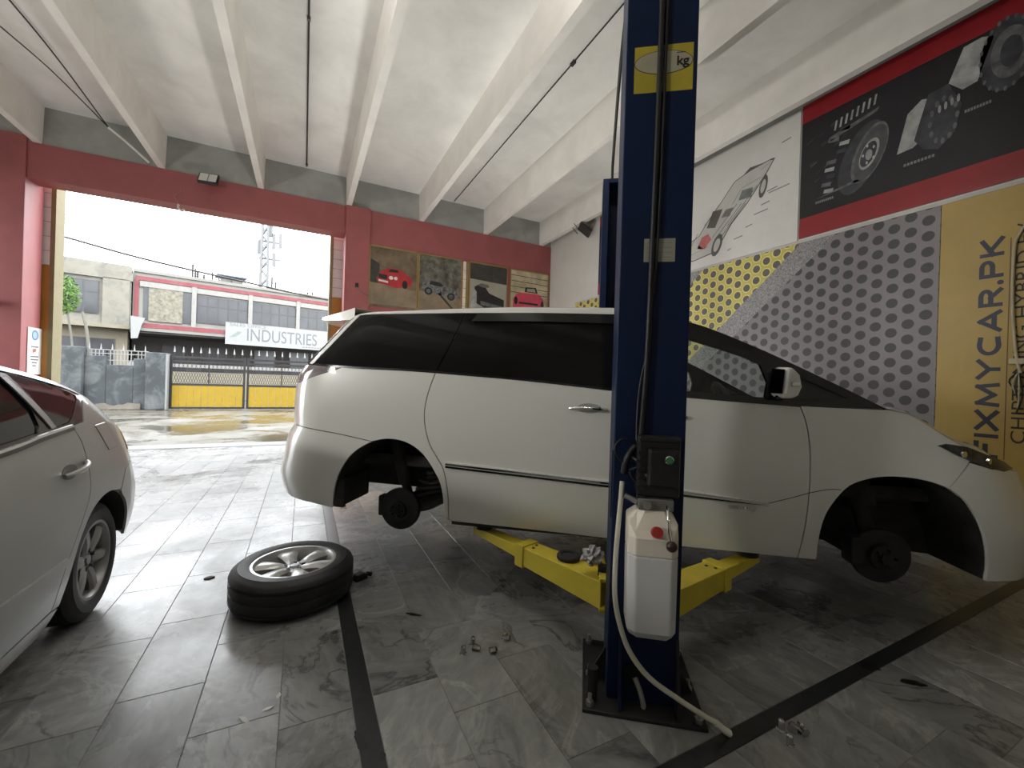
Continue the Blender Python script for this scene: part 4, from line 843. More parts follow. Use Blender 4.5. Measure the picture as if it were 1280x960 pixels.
# chrome side moulding, crease, handle, badge
mo = crv([(.405,.812),(.9,.788),(1.449,.761),(1.86,.740),(2.311,.716)], 4)
for o in vp('side_moulding', [(a, b+.018*min(1, (2.33-a)*2.5)) for a, b in mo] + [(a, b-.018*min(1, (2.33-a)*2.5)) for a, b in mo[::-1]], vwhite, off=-.012, gap=0, depth=.014):
    mm = o.data.vertices[0].co.y > .9
    for dz, mt in ((.006, chrome), (-.011, vblack)): panel('chrome_strip', [(a, b+dz+.006*min(1, (2.33-a)*2.5)) for a, b in mo] + [(a, b+dz-.006*min(1, (2.33-a)*2.5)) for a, b in mo[::-1]], van, mt, o, mirror=mm, off=-.016, gap=0, depth=.006)
cz = crv([(2.311,.716),(2.44,.762),(2.511,.790),(2.609,.818),(2.672,.822)], 5)
for mm in (False, True):
    G().tube([van(a, b, .001, mm) for a, b in cz], .0022, 6).obj('panel_line', vblack, VAN, smooth=60)
    hd = G(); pts = [van(1.185+.225*k/8, 1.212-.004*(k-4)**2/16, -.014-.022*math.sin(math.pi*k/8)**.6, mm) for k in range(9)]; hd.tube(pts, .0105, 10)
    h_ = hd.obj('door_handle', chrome, doors[mm], smooth=60); panel('handle_recess', [(1.30+.075*math.cos(t), 1.212+.030*math.sin(t)) for t in [i*math.pi/12 for i in range(24)]], van, PM('handle_cup', (.40,.40,.38), .3, coat=.5), doors[mm], mirror=mm, off=-.0015, gap=0, depth=.003)
    panel('handle_pad', [(1.30,1.203),(1.37,1.202),(1.37,1.222),(1.30,1.222)], van, vblack, h_, mirror=mm, off=-.040, gap=0, depth=.01)
    pts = [van(1.67+.19*k/8, 1.185, -.014-.022*math.sin(math.pi*k/8)**.6, mm) for k in range(9)]; G().tube(pts, .0105, 10).obj('door_handle', chrome, fd[mm], smooth=60)
    for k in range(8):
        a = 2.105+.0145*k; panel('badge_letter', [(a,.672+.001*k*0),(a+.011,.671),(a+.011,.690),(a,.691)], van, chrome, fd[mm], mirror=mm, off=-.004, gap=0, depth=.004, step=.05)
    panel('badge_emblem', [(2.235+.016*math.cos(t), .679+.016*math.sin(t)) for t in [i*math.pi/8 for i in range(16)]], van, chrome, fd[mm], mirror=mm, off=-.005, gap=0, depth=.005)
# inner shell, arch liners, floor pan
full = [(-.95,1.43)] + belt_rear + belt[1:] + belt_f[1:] + belt_q[1:] + [(3.1,1.17),(3.3,1.0),(3.3,.90)] + archF[::-1] + [(2.497,.43),(1.65,.43),(.419,.46)] + archR + archR2[1:] + [(-.60,.52),(-.95,.55)]
vp('inner_shell', full, vdark, off=.022, gap=.0, depth=0, step=.12)
for mm in (False, True):
    for nm, arc, t1 in (('rear_arch_liner', archR[3:]+archR2[1:-4], .42), ('front_arch_liner', archF+archF2[1:], .50)):
        g = G(); n = len(arc)
        g.add([van(a, b, .015, mm) for a, b in arc] + [Vector((van(a, b).x, (1.8-t1) if mm else t1, b-.01)) for a, b in arc], [(i, i+1, n+i+1, n+i) for i in range(n-1)])
        bs = [Vector((van(a, b).x, (1.8-t1) if mm else t1, b-.01)) for a, b in arc]; g.add(bs, [tuple(range(n))])
        g.obj(nm, vdark, VAN, smooth=50)
    my = (lambda t: 1.8-t) if mm else (lambda t: t)
    bxm = lambda g, x0, x1, t0, t1, z0, z1: g.box(x0, x1, min(my(t0), my(t1)), max(my(t0), my(t1)), z0, z1)
    bxm(G(), -.42, -.34, .05, .40, .47, .66).obj('bumper_return', vdark, VAN, bev=.01)
    # rear brake, damper, trailing arm
    hb = (.035, my(.12), .457)
    d = G().lathe([(.0,-.02),(.055,-.02),(.062,.0),(.085,.012),(.135,.014),(.142,.02),(.142,.045),(.12,.05),(.12,.10),(0,.10)], 40, Matrix.Translation(hb) @ Matrix.Rotation(math.radians(-90 if not mm else 90), 4, 'X')).obj('brake_disc', cast, VAN, smooth=35)
    for k in range(5):
        a = k*1.2566; c_ = Vector((hb[0]+.038*math.cos(a), my(.10), hb[2]+.038*math.sin(a))); G().cyl(c_, c_+Vector((0, -.03 if not mm else .03, 0)), .007, 8).obj('wheel_stud', cast, d, smooth=50)
    bxm(G(), -.125, -.085, .13, .21, .40, .54).obj('brake_calliper', cast, d, bev=.012)
    G().cyl((.03, my(.30), .50), (-.10, my(.34), .92), .034, 16).cyl((.0, my(.31), .60), (-.10, my(.34), .92), .05, 16).obj('damper', vdark, VAN, smooth=50)
    G().tube([(.06,my(.28),.44), (.18,my(.30),.46), (.30,my(.34),.52), (.44,my(.40),.56)], .045, 10, 4).obj('trailing_arm', vdark, VAN, smooth=60)
    for k in range(3): G().tube([(.10,my(.22+.05*k),.52+.05*k), (.22,my(.24),.60+.03*k-.04), (.36,my(.26),.58+.04*k)], .013, 8, 4).obj('brake_hose', vdark, VAN, smooth=60)
    g = G()
    for k in range(60):
        a = k*.62; g_ = (.16+.055*math.cos(a), my(.45)+.055*math.sin(a), .47+.0032*k)
        g.v.append(g_)
    cs = list(g.v); G().tube(cs, .009, 6).obj('coil_spring', vdark, VAN, smooth=60)
    # front brake, strut, lower arm
    hf = (2.985, my(.15), .42)
    d = G().lathe([(.0,-.035),(.03,-.035),(.036,-.01),(.070,-.008),(.078,.02),(.150,.022),(.155,.028),(.155,.048),(.10,.05),(.10,.12),(0,.12)], 40, Matrix.Translation(hf) @ Matrix.Rotation(math.radians(-90 if not mm else 90), 4, 'X')).obj('brake_disc', cast, VAN, smooth=35)
    for k in range(5):
        a = k*1.2566; c_ = Vector((hf[0]+.05*math.cos(a), my(.145), hf[2]+.05*math.sin(a))); G().cyl(c_, c_+Vector((0, -.03 if not mm else .03, 0)), .007, 8).obj('wheel_stud', cast, d, smooth=50)
    bxm(G(), 2.82, 2.89, .15, .26, .36, .52).obj('brake_calliper', cast, d, bev=.014)
    G().cyl((2.99, my(.30), .48), (2.94, my(.42), .90), .045, 16).cyl((2.97, my(.34), .66), (2.95, my(.40), .86), .075, 16).obj('suspension_strut', vdark, VAN, smooth=50)
    G().tube([(2.98,my(.28),.36), (2.90,my(.42),.40), (2.80,my(.60),.45)], .04, 10, 4).obj('lower_arm', vdark, VAN, smooth=60)
    G().cyl((2.98,my(.30),.42), (3.0,my(.75),.46), .022, 12).obj('drive_shaft', cast, VAN, smooth=50)
    # mirror
    q = van(2.41, 1.33, 0, mm); sg = 1 if mm else -1
    mr = G(); L_ = [(-.02,.0),(.0,.20),(.05,.205),(.11,.15),(.13,.06),(.10,-.01),(.03,-.03)]
    mr.add([Vector((q.x-.10+a*.75, q.y+sg*(.03), q.z+.0+b*.78)) for a, b in L_] + [Vector((q.x-.08+a*.62, q.y+sg*.15, q.z+.005+b*.72)) for a, b in L_], [tuple(range(7)), tuple(range(13, 6, -1))] + [(i, (i+1) % 7, (i+1) % 7+7, i+7) for i in range(7)])
    mo_ = mr.obj('wing_mirror', vwhite, VAN, smooth=40, bev=.018)
    G().add([Vector((q.x-.118+x_, q.y+sg*t_, q.z+z_)) for x_, t_, z_ in ((0,.035,.01),(.02,.145,.01),(.03,.145,.14),(0.01,.035,.15))], [(0,1,2,3)]).obj('mirror_glass', chrome, mo_)
    G().box(q.x-.06, q.x-.015, min(q.y+sg*.145, q.y+sg*.158), max(q.y+sg*.145, q.y+sg*.158), q.z+.05, q.z+.075).obj('indicator', chrome, mo_, bev=.004)
    G().beam((q.x-.06,q.y+sg*-.01,q.z-.02), (q.x-.07,q.y+sg*.09,q.z+.0), .06, .03).obj('mirror_foot', vblack, VAN, bev=.01)
    panel('mudguard_tab', [(-.41,.455),(-.34,.455),(-.345,.52),(-.395,.53)], van, vdark, VAN, mirror=mm, off=.01, depth=.03)
G().box(.42, 2.58, .14, 1.66, .44, .56).obj('floor_pan', vdark, VAN, bev=.02)
G().box(-.80, .42, .48, 1.32, .62, .74).obj('rear_floor_pan', vdark, VAN, bev=.03); G().box(2.58, 3.62, .55, 1.25, .42, .72).obj('engine_tray', vdark, VAN, bev=.03)
G().box(-.70, 3.3, .30, 1.5, .72, .80).obj('cabin_floor', vdark, VAN)
G().cyl((.05,.30,.47), (.05,1.5,.47), .05, 16).obj('axle_beam', vdark, VAN, smooth=50)
for k in range(2): G().box(.43, 2.50, .08+1.58*k, .14+1.58*k, .405, .46).obj('sill_flange', vdark, VAN)
for x in (.58, 2.3):
    pass
# cabin
G().box(2.45, 2.95, .20, 1.6, .95, 1.25).box(2.35, 2.70, .20, 1.6, 1.05, 1.24).obj('dashboard', interior, VAN, smooth=50, bev=.04)
M = Matrix.Translation((2.22, .48, 1.22)) @ Matrix.Rotation(math.radians(68), 4, 'Y')
G().lathe([(.185+.014*math.cos(k*math.pi/4), .014*math.sin(k*math.pi/4)) for k in range(8)], 32, M, True).obj('steering_wheel', vrub, VAN, smooth=60)
G().box(-.05,.05,-.17,.17,-.03,-.005,M).box(-.18,.0,-.03,.03,-.03,-.005,M).obj('steering_spokes', vrub, VAN, bev=.008); G().cyl((2.24,.48,1.2), (2.5,.48,1.1), .04, 12).obj('steering_column', vrub, VAN, smooth=50)
for y in (.48, 1.32):
    G().box(1.35, 1.85, y-.25, y+.25, .85, 1.02).obj('seat_cushion', interior, VAN, bev=.05)
    Ms = Matrix.Translation((1.36, y, .98)) @ Matrix.Rotation(math.radians(-14), 4, 'Y'); G().box(-.08,.06,-.24,.24,0,.52,Ms).obj('seat_backrest', interior, VAN, bev=.05); G().box(-.05,.04,-.12,.12,.56,.74,Ms).obj('headrest', interior, VAN, bev=.04)
G().box(1.98,2.02,.78,1.02,1.60,1.67).beam((2.0,.9,1.66), (2.05,.9,1.74), .02, .02).obj('rear_view_mirror', vrub, VAN, bev=.012)
# ================================================================== SILVER HATCHBACK
HAT = thing('silver_hatchback', 'silver hatchback parked at the left edge beside the doorway', 'car', (-.95, 3.07, 0), math.radians(90))
H_SE = [(.2,.70),(.3,.75),(.45,.80),(.62,.79),(.75,.74),(.9,.68),(1.0,.63),(1.1,.49),(1.2,.37),(1.3,.12),(1.4,-.3)]
def h_prof(z):
    if z < .62: return .06*((.62-z)/.4)**2
    if z < .95: return .035*((z-.62)/.33)**2
    d = z-.95; return .035+.15*d+.6*d*d
HWID = 1.725
def hat(p, z, off=0., mir=False):
    se = tab(H_SE, z); b = a = .45; s0 = se-b; v = h_prof(z); sf, bf = -3.42, .7; s1 = sf+bf
    if p > s0:
        f = (p-s0)/b
        if f < math.pi/2: s, t, ns, n_ = s0+b*math.sin(f), a*(1-math.cos(f)), -math.sin(f), math.cos(f)
        else: s, t, ns, n_ = se, a+(p-s0-b*math.pi/2), -1, 0
    elif p < s1:
        f = (s1-p)/.7
        if f < math.pi/2: s, t, ns, n_ = s1-bf*math.sin(f), .6*(1-math.cos(f)), math.sin(f), math.cos(f)
        else: s, t, ns, n_ = sf, .6+(s1-p-.7*math.pi/2), 1, 0
    else: s, t, ns, n_ = p, 0, 0, 1
    s += off*ns; t = t+v+off*n_
    return Vector((s, HWID-t if mir else t, z))
hsil = PM('silver_paint', (.40,.41,.39), .34, .10, var=.02, scale=3, coat=.6, rv=0., bump=.012, bscale=220); hgl = PM('dark_side_glass', (.012,.013,.013), .04, var=.1, spec=.5, rv=0.)
def hp(name, poly, mat, **kw): return [panel(name, poly, hat, mat, HAT, mirror=mm, **kw) for mm in (False, True)]
hbelt = crv([(-2.35,.99),(-1.6,1.01),(-.84,1.035),(-.55,1.058),(-.277,1.073)], 4)
rail = crv([(-2.35,1.0),(-1.95,1.20),(-1.55,1.345),(-1.2,1.395),(-.85,1.39),(-.541,1.355),(-.25,1.298),(-.03,1.238),(.12,1.18),(.27,1.09),(.36,1.00)], 4)
rl_i = lambda x: tab(rail, x)
hseam = crv([(-.277,1.073),(-.232,.99),(-.215,.90),(-.215,.78),(-.25,.69),(-.338,.582),(-.42,.45),(-.44,.34),(-.44,.24)], 4)
harch = crv([(-.36,.225),(-.362,.30),(-.350,.42),(-.310,.53),(-.214,.624),(-.09,.668),(.04,.672),(.14,.640),(.23,.575),(.295,.48),(.325,.36)], 4)
hrd = hp('rear_door', [(-1.15,1.025)] + [q for q in hbelt if q[0] > -1.1] + hseam[1:] + [(-.6,.235),(-1.15,.235)], hsil)
hfd = hp('front_door', [(-2.1,.995)] + [q for q in hbelt if -2.05 < q[0] < -1.16] + [(-1.15,1.025),(-1.15,.235),(-2.05,.235),(-2.12,.4)], hsil)
hq = hp('rear_quarter_panel', [(-.277,1.073),(-.15,1.083),(-.065,1.18),(-.05,1.232)] + [q for q in rail if q[0] > -.03] + [(.52,.92),(.42,.82),(.30,.775),(.24,.755),(.16,.65)] + [q for q in harch if q[1] < .655 and q[0] < 0 or q[0] < .10][::-1] + [(-.44,.235)] + hseam[::-1][1:-1], hsil, step=.04)
panel('tail_bumper', [(.165,.64),(.245,.755),(.30,.775),(.42,.82),(.7,.82),(1.12,.82),(1.12,.28),(.8,.28),(.45,.30),(.335,.33)] + [q for q in harch if q[0] > .17][::-1], hat, hsil, HAT, both=True, step=.05)
panel('tailgate', [(.525,.825),(1.12,.825),(1.12,.99),(.80,.995),(.37,1.0),(.53,.90)], hat, hsil, HAT, both=True, gap=.004)
hp('tail_lamp', [(.345,.86),(.46,.84),(.50,.92),(.38,.985),(.36,.96)], PM('lamp_red', (.35,.04,.03), .1, coat=.8), off=-.004, gap=0, step=.04)
hp('sill_cover', [(-.44,.235),(-.36,.22),(-.44,.14),(-2.0,.14),(-2.05,.235)], hsil)
hp('front_wing', [(-2.12,.4),(-2.1,.995),(-2.35,.99),(-2.75,.93),(-3.1,.84),(-3.2,.62),(-3.02,.60)] + [(-2.70+.35*math.cos(t), .33+.36*math.sin(t)) for t in [math.radians(d) for d in range(150, 20, -13)]] + [(-2.34,.25),(-2.1,.25)], hsil)
panel('front_bumper', [(-3.02,.60),(-3.2,.62),(-3.3,.70),(-4.0,.70),(-4.0,.2),(-3.3,.2),(-3.04,.28),(-3.06,.4)], hat, hsil, HAT, both=True)
qg = crv([(-.54,1.330),(-.306,1.283),(-.113,1.229)], 3) + crv([(-.113,1.229),(-.093,1.205),(-.146,1.168),(-.237,1.112),(-.29,1.088)], 3)[1:] + [(-.40,1.080),(-.422,1.088),(-.484,1.234)]
dg = [(-1.13,1.045),(-.828,1.056),(-.56,1.072),(-.535,1.10),(-.53,1.167),(-.556,1.217),(-.60,1.300),(-.82,1.335),(-1.13,1.345)]
hp('window_surround', [(-2.3,1.0)] + [q for q in hbelt if -2.3 < q[0]] + [(-.15,1.083),(-.06,1.19),(-.055,1.225)] + [(a, b-.018) for a, b in rail if -2.3 < a < -.06][::-1], vblack, holes=(qg, dg), off=.002, step=.06)
hp('quarter_window', qg, hgl, gap=.004, off=.003, step=.04); hp('rear_door_window', dg, hgl, gap=.002, off=.010, step=.06)
hp('pillar_cover', [(-.60,1.312),(-.565,1.312),(-.49,1.20),(-.42,1.082),(-.46,1.078),(-.52,1.17)], hsil, off=-.004, gap=0, step=.05)
hp('front_door_window', [(-1.17,1.045),(-1.17,1.345),(-1.5,1.31),(-1.95,1.12),(-2.08,1.03)], hgl, off=-.001)
hp('roof_rail', [q for q in rail if -2.34 < q[0] < -.02] + [(a, b-.022) for a, b in rail if -2.34 < a < -.02][::-1], hsil, off=-.004, gap=0, step=.05)
hp('belt_trim', [(a, b-.004) for a, b in hbelt] + [(a, b-.020) for a, b in hbelt[::-1]], vblack, off=-.008, gap=0, depth=.012); hp('belt_bright_strip', [(a, b+.006) for a, b in hbelt] + [(a, b-.004) for a, b in hbelt[::-1]], chrome, off=-.008, gap=0, depth=.01)
def hroof(u, k):
    i = u*(len(rail)-1); j = min(int(i), len(rail)-2); f = i-j; p_ = rail[j][0]*(1-f)+rail[j+1][0]*f; z = rail[j][1]*(1-f)+rail[j+1][1]*f
    a = hat(p_, z, .002); q = 1-abs(2*k-1)**2.4; return (a.x+(.10*u if u > .5 else -.10*(1-2*u))*q, a.y+(HWID-2*a.y)*k, z+.055*q)
n_r = len(rail)-1; cut0 = .30
G().grid(lambda u, k: hroof(cut0+(1-cut0)*u, k), 36, 30).obj('roof', hsil, HAT, smooth=60); G().grid(lambda u, k: hroof(cut0*u, k), 12, 24).obj('windscreen', hgl, HAT, smooth=60)
G().grid(lambda u, k: (lambda q: (q[0]+.004, q[1], q[2]+.006))(hroof(.76+.16*u, .12+.76*k)), 8, 20).obj('tailgate_glass', hgl, HAT, smooth=60)
G().grid(lambda u, k: (lambda a: (a.x-.12*(1-(2*k-1)**2)*u, a.y+(HWID-2*a.y)*k, a.z+.05*(1-abs(2*k-1)**2.4)))(hat(-2.35-.85*u, .99-.20*u-.06*u*u, .002)), 12, 20).obj('bonnet', hsil, HAT, smooth=60)
for mm in (False, True):
    panel('fuel_flap', [(-.045,1.050),(.085,1.054),(.165,.908),(.052,.903)], hat, hsil, hq[mm], mirror=mm, off=-.003, gap=0, depth=.004, step=.04) if not mm else None
    if not mm:
        fl_ = [(-.045,1.050),(.085,1.054),(.165,.908),(.052,.903),(-.045,1.050)]; G().tube([hat(a, b, .0, mm) for k in range(4) for a, b in [(fl_[k][0]+(fl_[k+1][0]-fl_[k][0])*i/6, fl_[k][1]+(fl_[k+1][1]-fl_[k][1])*i/6) for i in range(7)]], .0028, 6).obj('flap_gap', vblack, hq[mm], smooth=60)
    G().tube([hat(-.475+.225*k/8, .860+.028*k/8, -.010-.026*math.sin(math.pi*k/8)**.6, mm) for k in range(9)], .012, 10).obj('door_handle', hsil, hrd[mm], smooth=60)
    panel('handle_cup', [(-.40+.07*math.cos(t), .868+.034*math.sin(t)) for t in [i*math.pi/12 for i in range(24)]], hat, PM('cup_grey', (.16,.16,.155), .4), hrd[mm], mirror=mm, off=-.002, gap=0, depth=.003, step=.05)
    panel('side_moulding', crv([(-2.0,.505),(-1.2,.50),(-.45,.478)], 4) + crv([(-.45,.440),(-1.2,.455),(-2.0,.46)], 4), hat, hsil, HAT, mirror=mm, off=-.012, gap=0, depth=.014)
    g = G(); n = len(harch); t1 = .40; my = (lambda t: HWID-t) if mm else (lambda t: t)
    g.add([hat(a, b, .012, mm) for a, b in harch] + [Vector((hat(a, b).x, my(t1), b)) for a, b in harch], [(i, i+1, n+i+1, n+i) for i in range(n-1)]); g.add([Vector((hat(a, b).x, my(t1), b)) for a, b in harch], [tuple(range(n))]); g.obj('arch_liner', vdark, HAT, smooth=50)
hp('inner_shell', [(-3.0,.8),(-2.35,.97)] + [q for q in hbelt if q[0] > -2.3] + [(-.1,1.08),(.2,1.03),(.3,.85),(.35,.70),(.15,.66)] + [q for q in harch if q[0] < .13][::-1] + [(-.44,.2),(-2.1,.2),(-2.4,.6),(-3.0,.7)], vdark, off=.02, gap=0, depth=0, step=.12)
G().box(-3.0,.45,.25,1.47,.20,.32).obj('floor_pan', vdark, HAT, bev=.03)
# ================================================================== WHEELS
tyre_m = PM('tyre_rubber', (.016,.016,.016), .55, var=.3, scale=10, bump=.12, bscale=90, stain=(.045,.042,.038), stain_amt=.5, stain_scale=5); alloy = PM('alloy_silver', (.62,.62,.61), .30, .35, var=.12, scale=9); alloy_d = PM('alloy_shadow', (.06,.06,.062), .5, .4, var=.2)
alloy_w = PM('worn_alloy', (.30,.30,.295), .4, .5, var=.15, scale=10)
def wheel(parent, M, R, Rr, W, mat, style, lip=True):
    """tyre with rim, spokes and nuts; axis = local z of M, outer face up"""
    h = W/2; pr = [(Rr, -h*.78), (Rr+.012, -h*.92), (Rr+.4*(R-Rr), -h*1.0), (R-.028, -h*.90), (R-.008, -h*.76)]
    for z0 in (-.5, -.0, .5): pr += [(R, h*(z0-.10)), (R-.007, h*(z0-.085)), (R-.007, h*(z0+.085)), (R, h*(z0+.10))]
    pr += [(R-.008, h*.76), (R-.018, h*.84), (R-.030, h*.90), (Rr+.62*(R-Rr), h*.985), (Rr+.56*(R-Rr), h*.975), (Rr+.35*(R-Rr), h*1.0), (Rr+.012, h*.92), (Rr, h*.78)]
    ty = G().lathe(pr, 64, M).obj('tyre', tyre_m, parent, smooth=32)
    rim = G().lathe([(Rr+.002, h*.76), (Rr+.010, h*.90), (Rr-.004, h*.90), (Rr-.014, h*.74), (Rr-.022, h*.3), (Rr-.03, -h*.2), (Rr-.02, -h*.78)], 64, M).obj('rim', mat, ty, smooth=40)
    G().lathe([(.0, -h*.35), (Rr-.028, -h*.30), (Rr-.028, -h*.36), (0, -h*.42)], 40, M).obj('brake_shadow_plate', alloy_d, ty, smooth=40)
    n = 6
    for k in range(n):
        a = 2*math.pi*(k+.5)/n; Mk = M @ Matrix.Rotation(a, 4, 'Z'); g = G(); r0, r1 = .045, Rr-.012
        w0, w1 = (.026, .068) if style == 'flared' else (.030, .036)
        st = []
        for i in range(7):
            q = i/6; r = r0+(r1-r0)*q; wd = w0+(w1-w0)*q**(1.3); z = h*(.52+.10*math.sin(q*3.1)+.12*q*q); st.append([(r, -wd, z-.004), (r, -wd*.55, z+.010), (r, wd*.55, z+.010), (r, wd, z-.004), (r, wd*.8, z-.04), (r, -wd*.8, z-.04)])
        vv = [Mk @ Vector(p_) for s_ in st for p_ in s_]; ff = [(i*6+j, (i+1)*6+j, (i+1)*6+(j+1) % 6, i*6+(j+1) % 6) for i in range(6) for j in range(6)] + [tuple(range(6))[::-1], tuple(range(36, 42))]
        g.add(vv, ff).obj('spoke', mat, ty, smooth=40)
    G().lathe([(0, h*.62), (.026, h*.62), (.030, h*.56), (.072, h*.54), (.078, h*.30), (0, h*.30)], 32, M).obj('hub', mat, ty, smooth=35)
    G().lathe([(0, h*.655), (.024, h*.645), (.026, h*.60), (0, h*.60)], 24, M).obj('centre_cap', PM('cap_grey', (.30,.30,.31), .3, .6), ty, smooth=35)
    for k in range(5):
        c_ = M @ Vector((.052*math.cos(k*1.2566), .052*math.sin(k*1.2566), h*.48)); d_ = (M.to_3x3() @ Vector((0,0,1))); G().cyl(c_, c_+d_*.020, .0105, 10).obj('lug_hole', alloy_d, ty, smooth=50)
    return ty
lw = thing('loose_wheel', 'removed alloy wheel with tyre lying flat on the floor behind the carrier', 'wheel', (-.02, 2.885, 0), math.radians(12))
wheel(lw, Matrix.Translation((0,0,.113)), .342, .226, .224, alloy, 'flared')
for s_, mm in ((0, False), (0, True), (-2.70, False), (-2.70, True)):
    y = .045+.0925 if not mm else HWID-.045-.0925
    wheel(HAT, Matrix.Translation((s_, y, .308)) @ Matrix.Rotation(math.radians(90 if not mm else -90), 4, 'X') @ Matrix.Rotation(.35, 4, 'Z'), .308, .198, .185, alloy_w, 'straight')
# ================================================================== TWO-POST LIFT
def vw(s, t, z=0.): return Matrix.Translation(VO) @ Matrix.Rotation(VANG, 4, 'Z') @ Vector((s, t, z))
blue = PM('lift_blue', (.004,.013,.048), .5, var=.15, scale=4, spec=.22, stain=(.003,.008,.024), stain_amt=.5); yell = PM('lift_yellow', (.70,.56,.05), .45, var=.08, scale=5, stain=(.45,.35,.05), stain_amt=.35, stain_scale=6)
gun = PM('base_plate_steel', (.018,.018,.017), .6, .2, var=.4, bump=.1); zinc = PM('zinc_bolt', (.50,.50,.48), .3, .9, var=.1)
blkc = PM('black_plastic', (.009,.009,.009), .4, var=.2); cabl = PM('black_sheath', (.008,.008,.008), .5)
def post(name, label, s, t, face):
    """face=+1: back of the column looks towards -t"""
    P = thing(name, label, 'lift', vw(s, t), VANG if face > 0 else VANG+math.pi, 'columns of the two-post lift'); wd, dp, H_ = .29, .28, 3.70
    # C-section column: back web, two flanges, two lips
    out = [(0,0),(wd,0),(wd,dp),(wd-.07,dp),(wd-.07,dp-.012),(wd-.012,dp-.012),(wd-.012,.012),(.012,.012),(.012,dp-.012),(.07,dp-.012),(.07,dp),(0,dp)]
    col = G().prism(out, lambda a, b, d: (a, b, d), .012, H_).obj('column', blue, P, bev=.005)
    G().box(-.10, wd+.10, -.09, dp+.12, 0, .016).obj('base_plate', gun, P, bev=.003)
    for x, y in ((-.07,-.06), (-.07,.12), (wd+.07,-.06), (wd+.07,.12), (-.07,dp+.08), (wd+.07,dp+.08)):
        b = G().cyl((x,y,.016), (x,y,.034), .017, 6).obj('anchor_nut', zinc, P); G().cyl((x,y,.03), (x,y,.062), .009, 10).obj('bolt_end', zinc, b, smooth=50)
    for x in (.045, wd-.012): G().prism([(-.075,.014),(0,.014),(0,.30)], lambda a, b, d: (d, a, b), x, x+.012).obj('gusset', blue if x < .1 else gun, P)
    for x0, x1 in ((-.085,0), (wd,wd+.085)): G().prism([(x0 if x0 < 0 else x1,.014),(x1 if x0 < 0 else x0,.014),(x1 if x0 < 0 else x0,.17)], lambda a, b, d: (a, d, b), .10, .112).obj('gusset', gun, P)
    G().box(.02, wd-.02, .05, dp-.02, H_-.04, H_+.01).obj('column_cap', blue, P, bev=.004); G().cyl((.10,.06,.05), (.10,.06,2.55), .035, 16).obj('hydraulic_cylinder', PM('cylinder_dark', (.02,.022,.03), .4, .3), P, smooth=50)
    # carriage and arms
    G().box(.03, wd-.03, .10, dp+.03, .22, 1.05).obj('carriage', PM('carriage_blue', (.02,.03,.06), .5), P, bev=.01)
    G().box(-.03, wd+.03, dp-.005, dp+.16, .225, .245).box(-.03, wd+.03, dp-.005, dp+.16, .375, .395).obj('arm_bracket', yell, P, bev=.004)
    return P, col, wd, dp, H_
def arm(P, a, b, zt, flip):
    """telescopic arm in post coordinates from pivot a to pad b"""
    a = Vector((*a, 0)); b = Vector((*b, 0)); d = (b-a).normalized(); n_ = Vector((-d.y, d.x, 0)); L_ = (b-a).length; k = L_*.60; A = G()
    def pt(r, w_, z): return a+d*r+n_*w_+Vector((0,0,z))
    h0, h1 = .235, .372
    A.add([pt(r, w_, z) for r, w_ in ((-.04,.075), (k,.060)) for w_ in (w_, -w_) for z in (h0 if r < 0 else h0+.03, h1)], [(0,1,3,2),(4,6,7,5),(0,4,5,1),(2,3,7,6),(1,5,7,3),(0,2,6,4)])
    ar = A.obj('arm', yell, P, bev=.004)
    A = G(); A.add([pt(r, w_, z) for r, w_ in ((k-.05,.045), (L_+.06,.042)) for w_ in (w_, -w_) for z in (h0+.045 if r < L_ else h1-.055, h1-.012)], [(0,1,3,2),(4,6,7,5),(0,4,5,1),(2,3,7,6),(1,5,7,3),(0,2,6,4)]); ex = A.obj('arm_extension', yell, ar, bev=.003)
    A = G(); A.add([pt(r, w_, z) for r, w_ in ((k-.06,.070), (k+.01,.066)) for w_ in (w_, -w_) for z in (h0+.015, h1+.008)], [(0,1,3,2),(4,6,7,5),(0,4,5,1),(2,3,7,6),(1,5,7,3),(0,2,6,4)]); A.obj('arm_collar', yell, ar, bev=.003)
    G().cyl(pt(L_,0,h1-.012), pt(L_,0,h1+.012), .060, 24).obj('pad_seat', blkc, ar, smooth=40); G().cyl(pt(L_,0,h1+.012), pt(L_,0,zt), .032, 20).obj('pad', PM('pad_rubber', (.02,.02,.02), .8), ar, smooth=40)
    for r, w_ in ((k-.10,.02), (k-.085,-.025)): G().cyl(pt(r,w_,h1-.001), pt(r,w_,h1+.0035), .009, 12).obj('stop_hole', blkc, ar)
    G().cyl(pt(.0,0,h0-.03), pt(0,0,h1+.05), .026, 18).obj('pivot_pin', gun, ar, smooth=40)
    sgn = 1 if flip else -1
    A = G(); A.add([pt(.02,sgn*-.075,h1), pt(.20,sgn*-.075,h1), pt(.05,sgn*-.075,h1+.075), pt(.02,sgn*-.060,h1), pt(.20,sgn*-.060,h1), pt(.05,sgn*-.060,h1+.075)], [(0,1,2),(3,5,4),(0,3,4,1),(1,4,5,2),(2,5,3,0)]); A.obj('arm_rib', yell, ar)
    return ar
S0, T0 = 1.402, -.73
P1, col1, wd, dp, H1 = post('lift_post', 'blue lift column with pump and white oil tank in front of the carrier', S0, T0, 1)
arm(P1, (-.01, dp+.09), (.62-S0, .20-T0), .405, True); arm(P1, (wd+.03, dp+.09), (2.27-S0, .16-T0), .405, False)
P2, col2, *_ = post('lift_post', 'blue lift column standing behind the carrier', S0+wd, 2.53, -1)
arm(P2, (wd+.01, dp+.09), (S0+wd-.62, 2.53-1.60), .405, False); arm(P2, (-.03, dp+.09), (S0+wd-2.27, 2.53-1.64), .405, True)
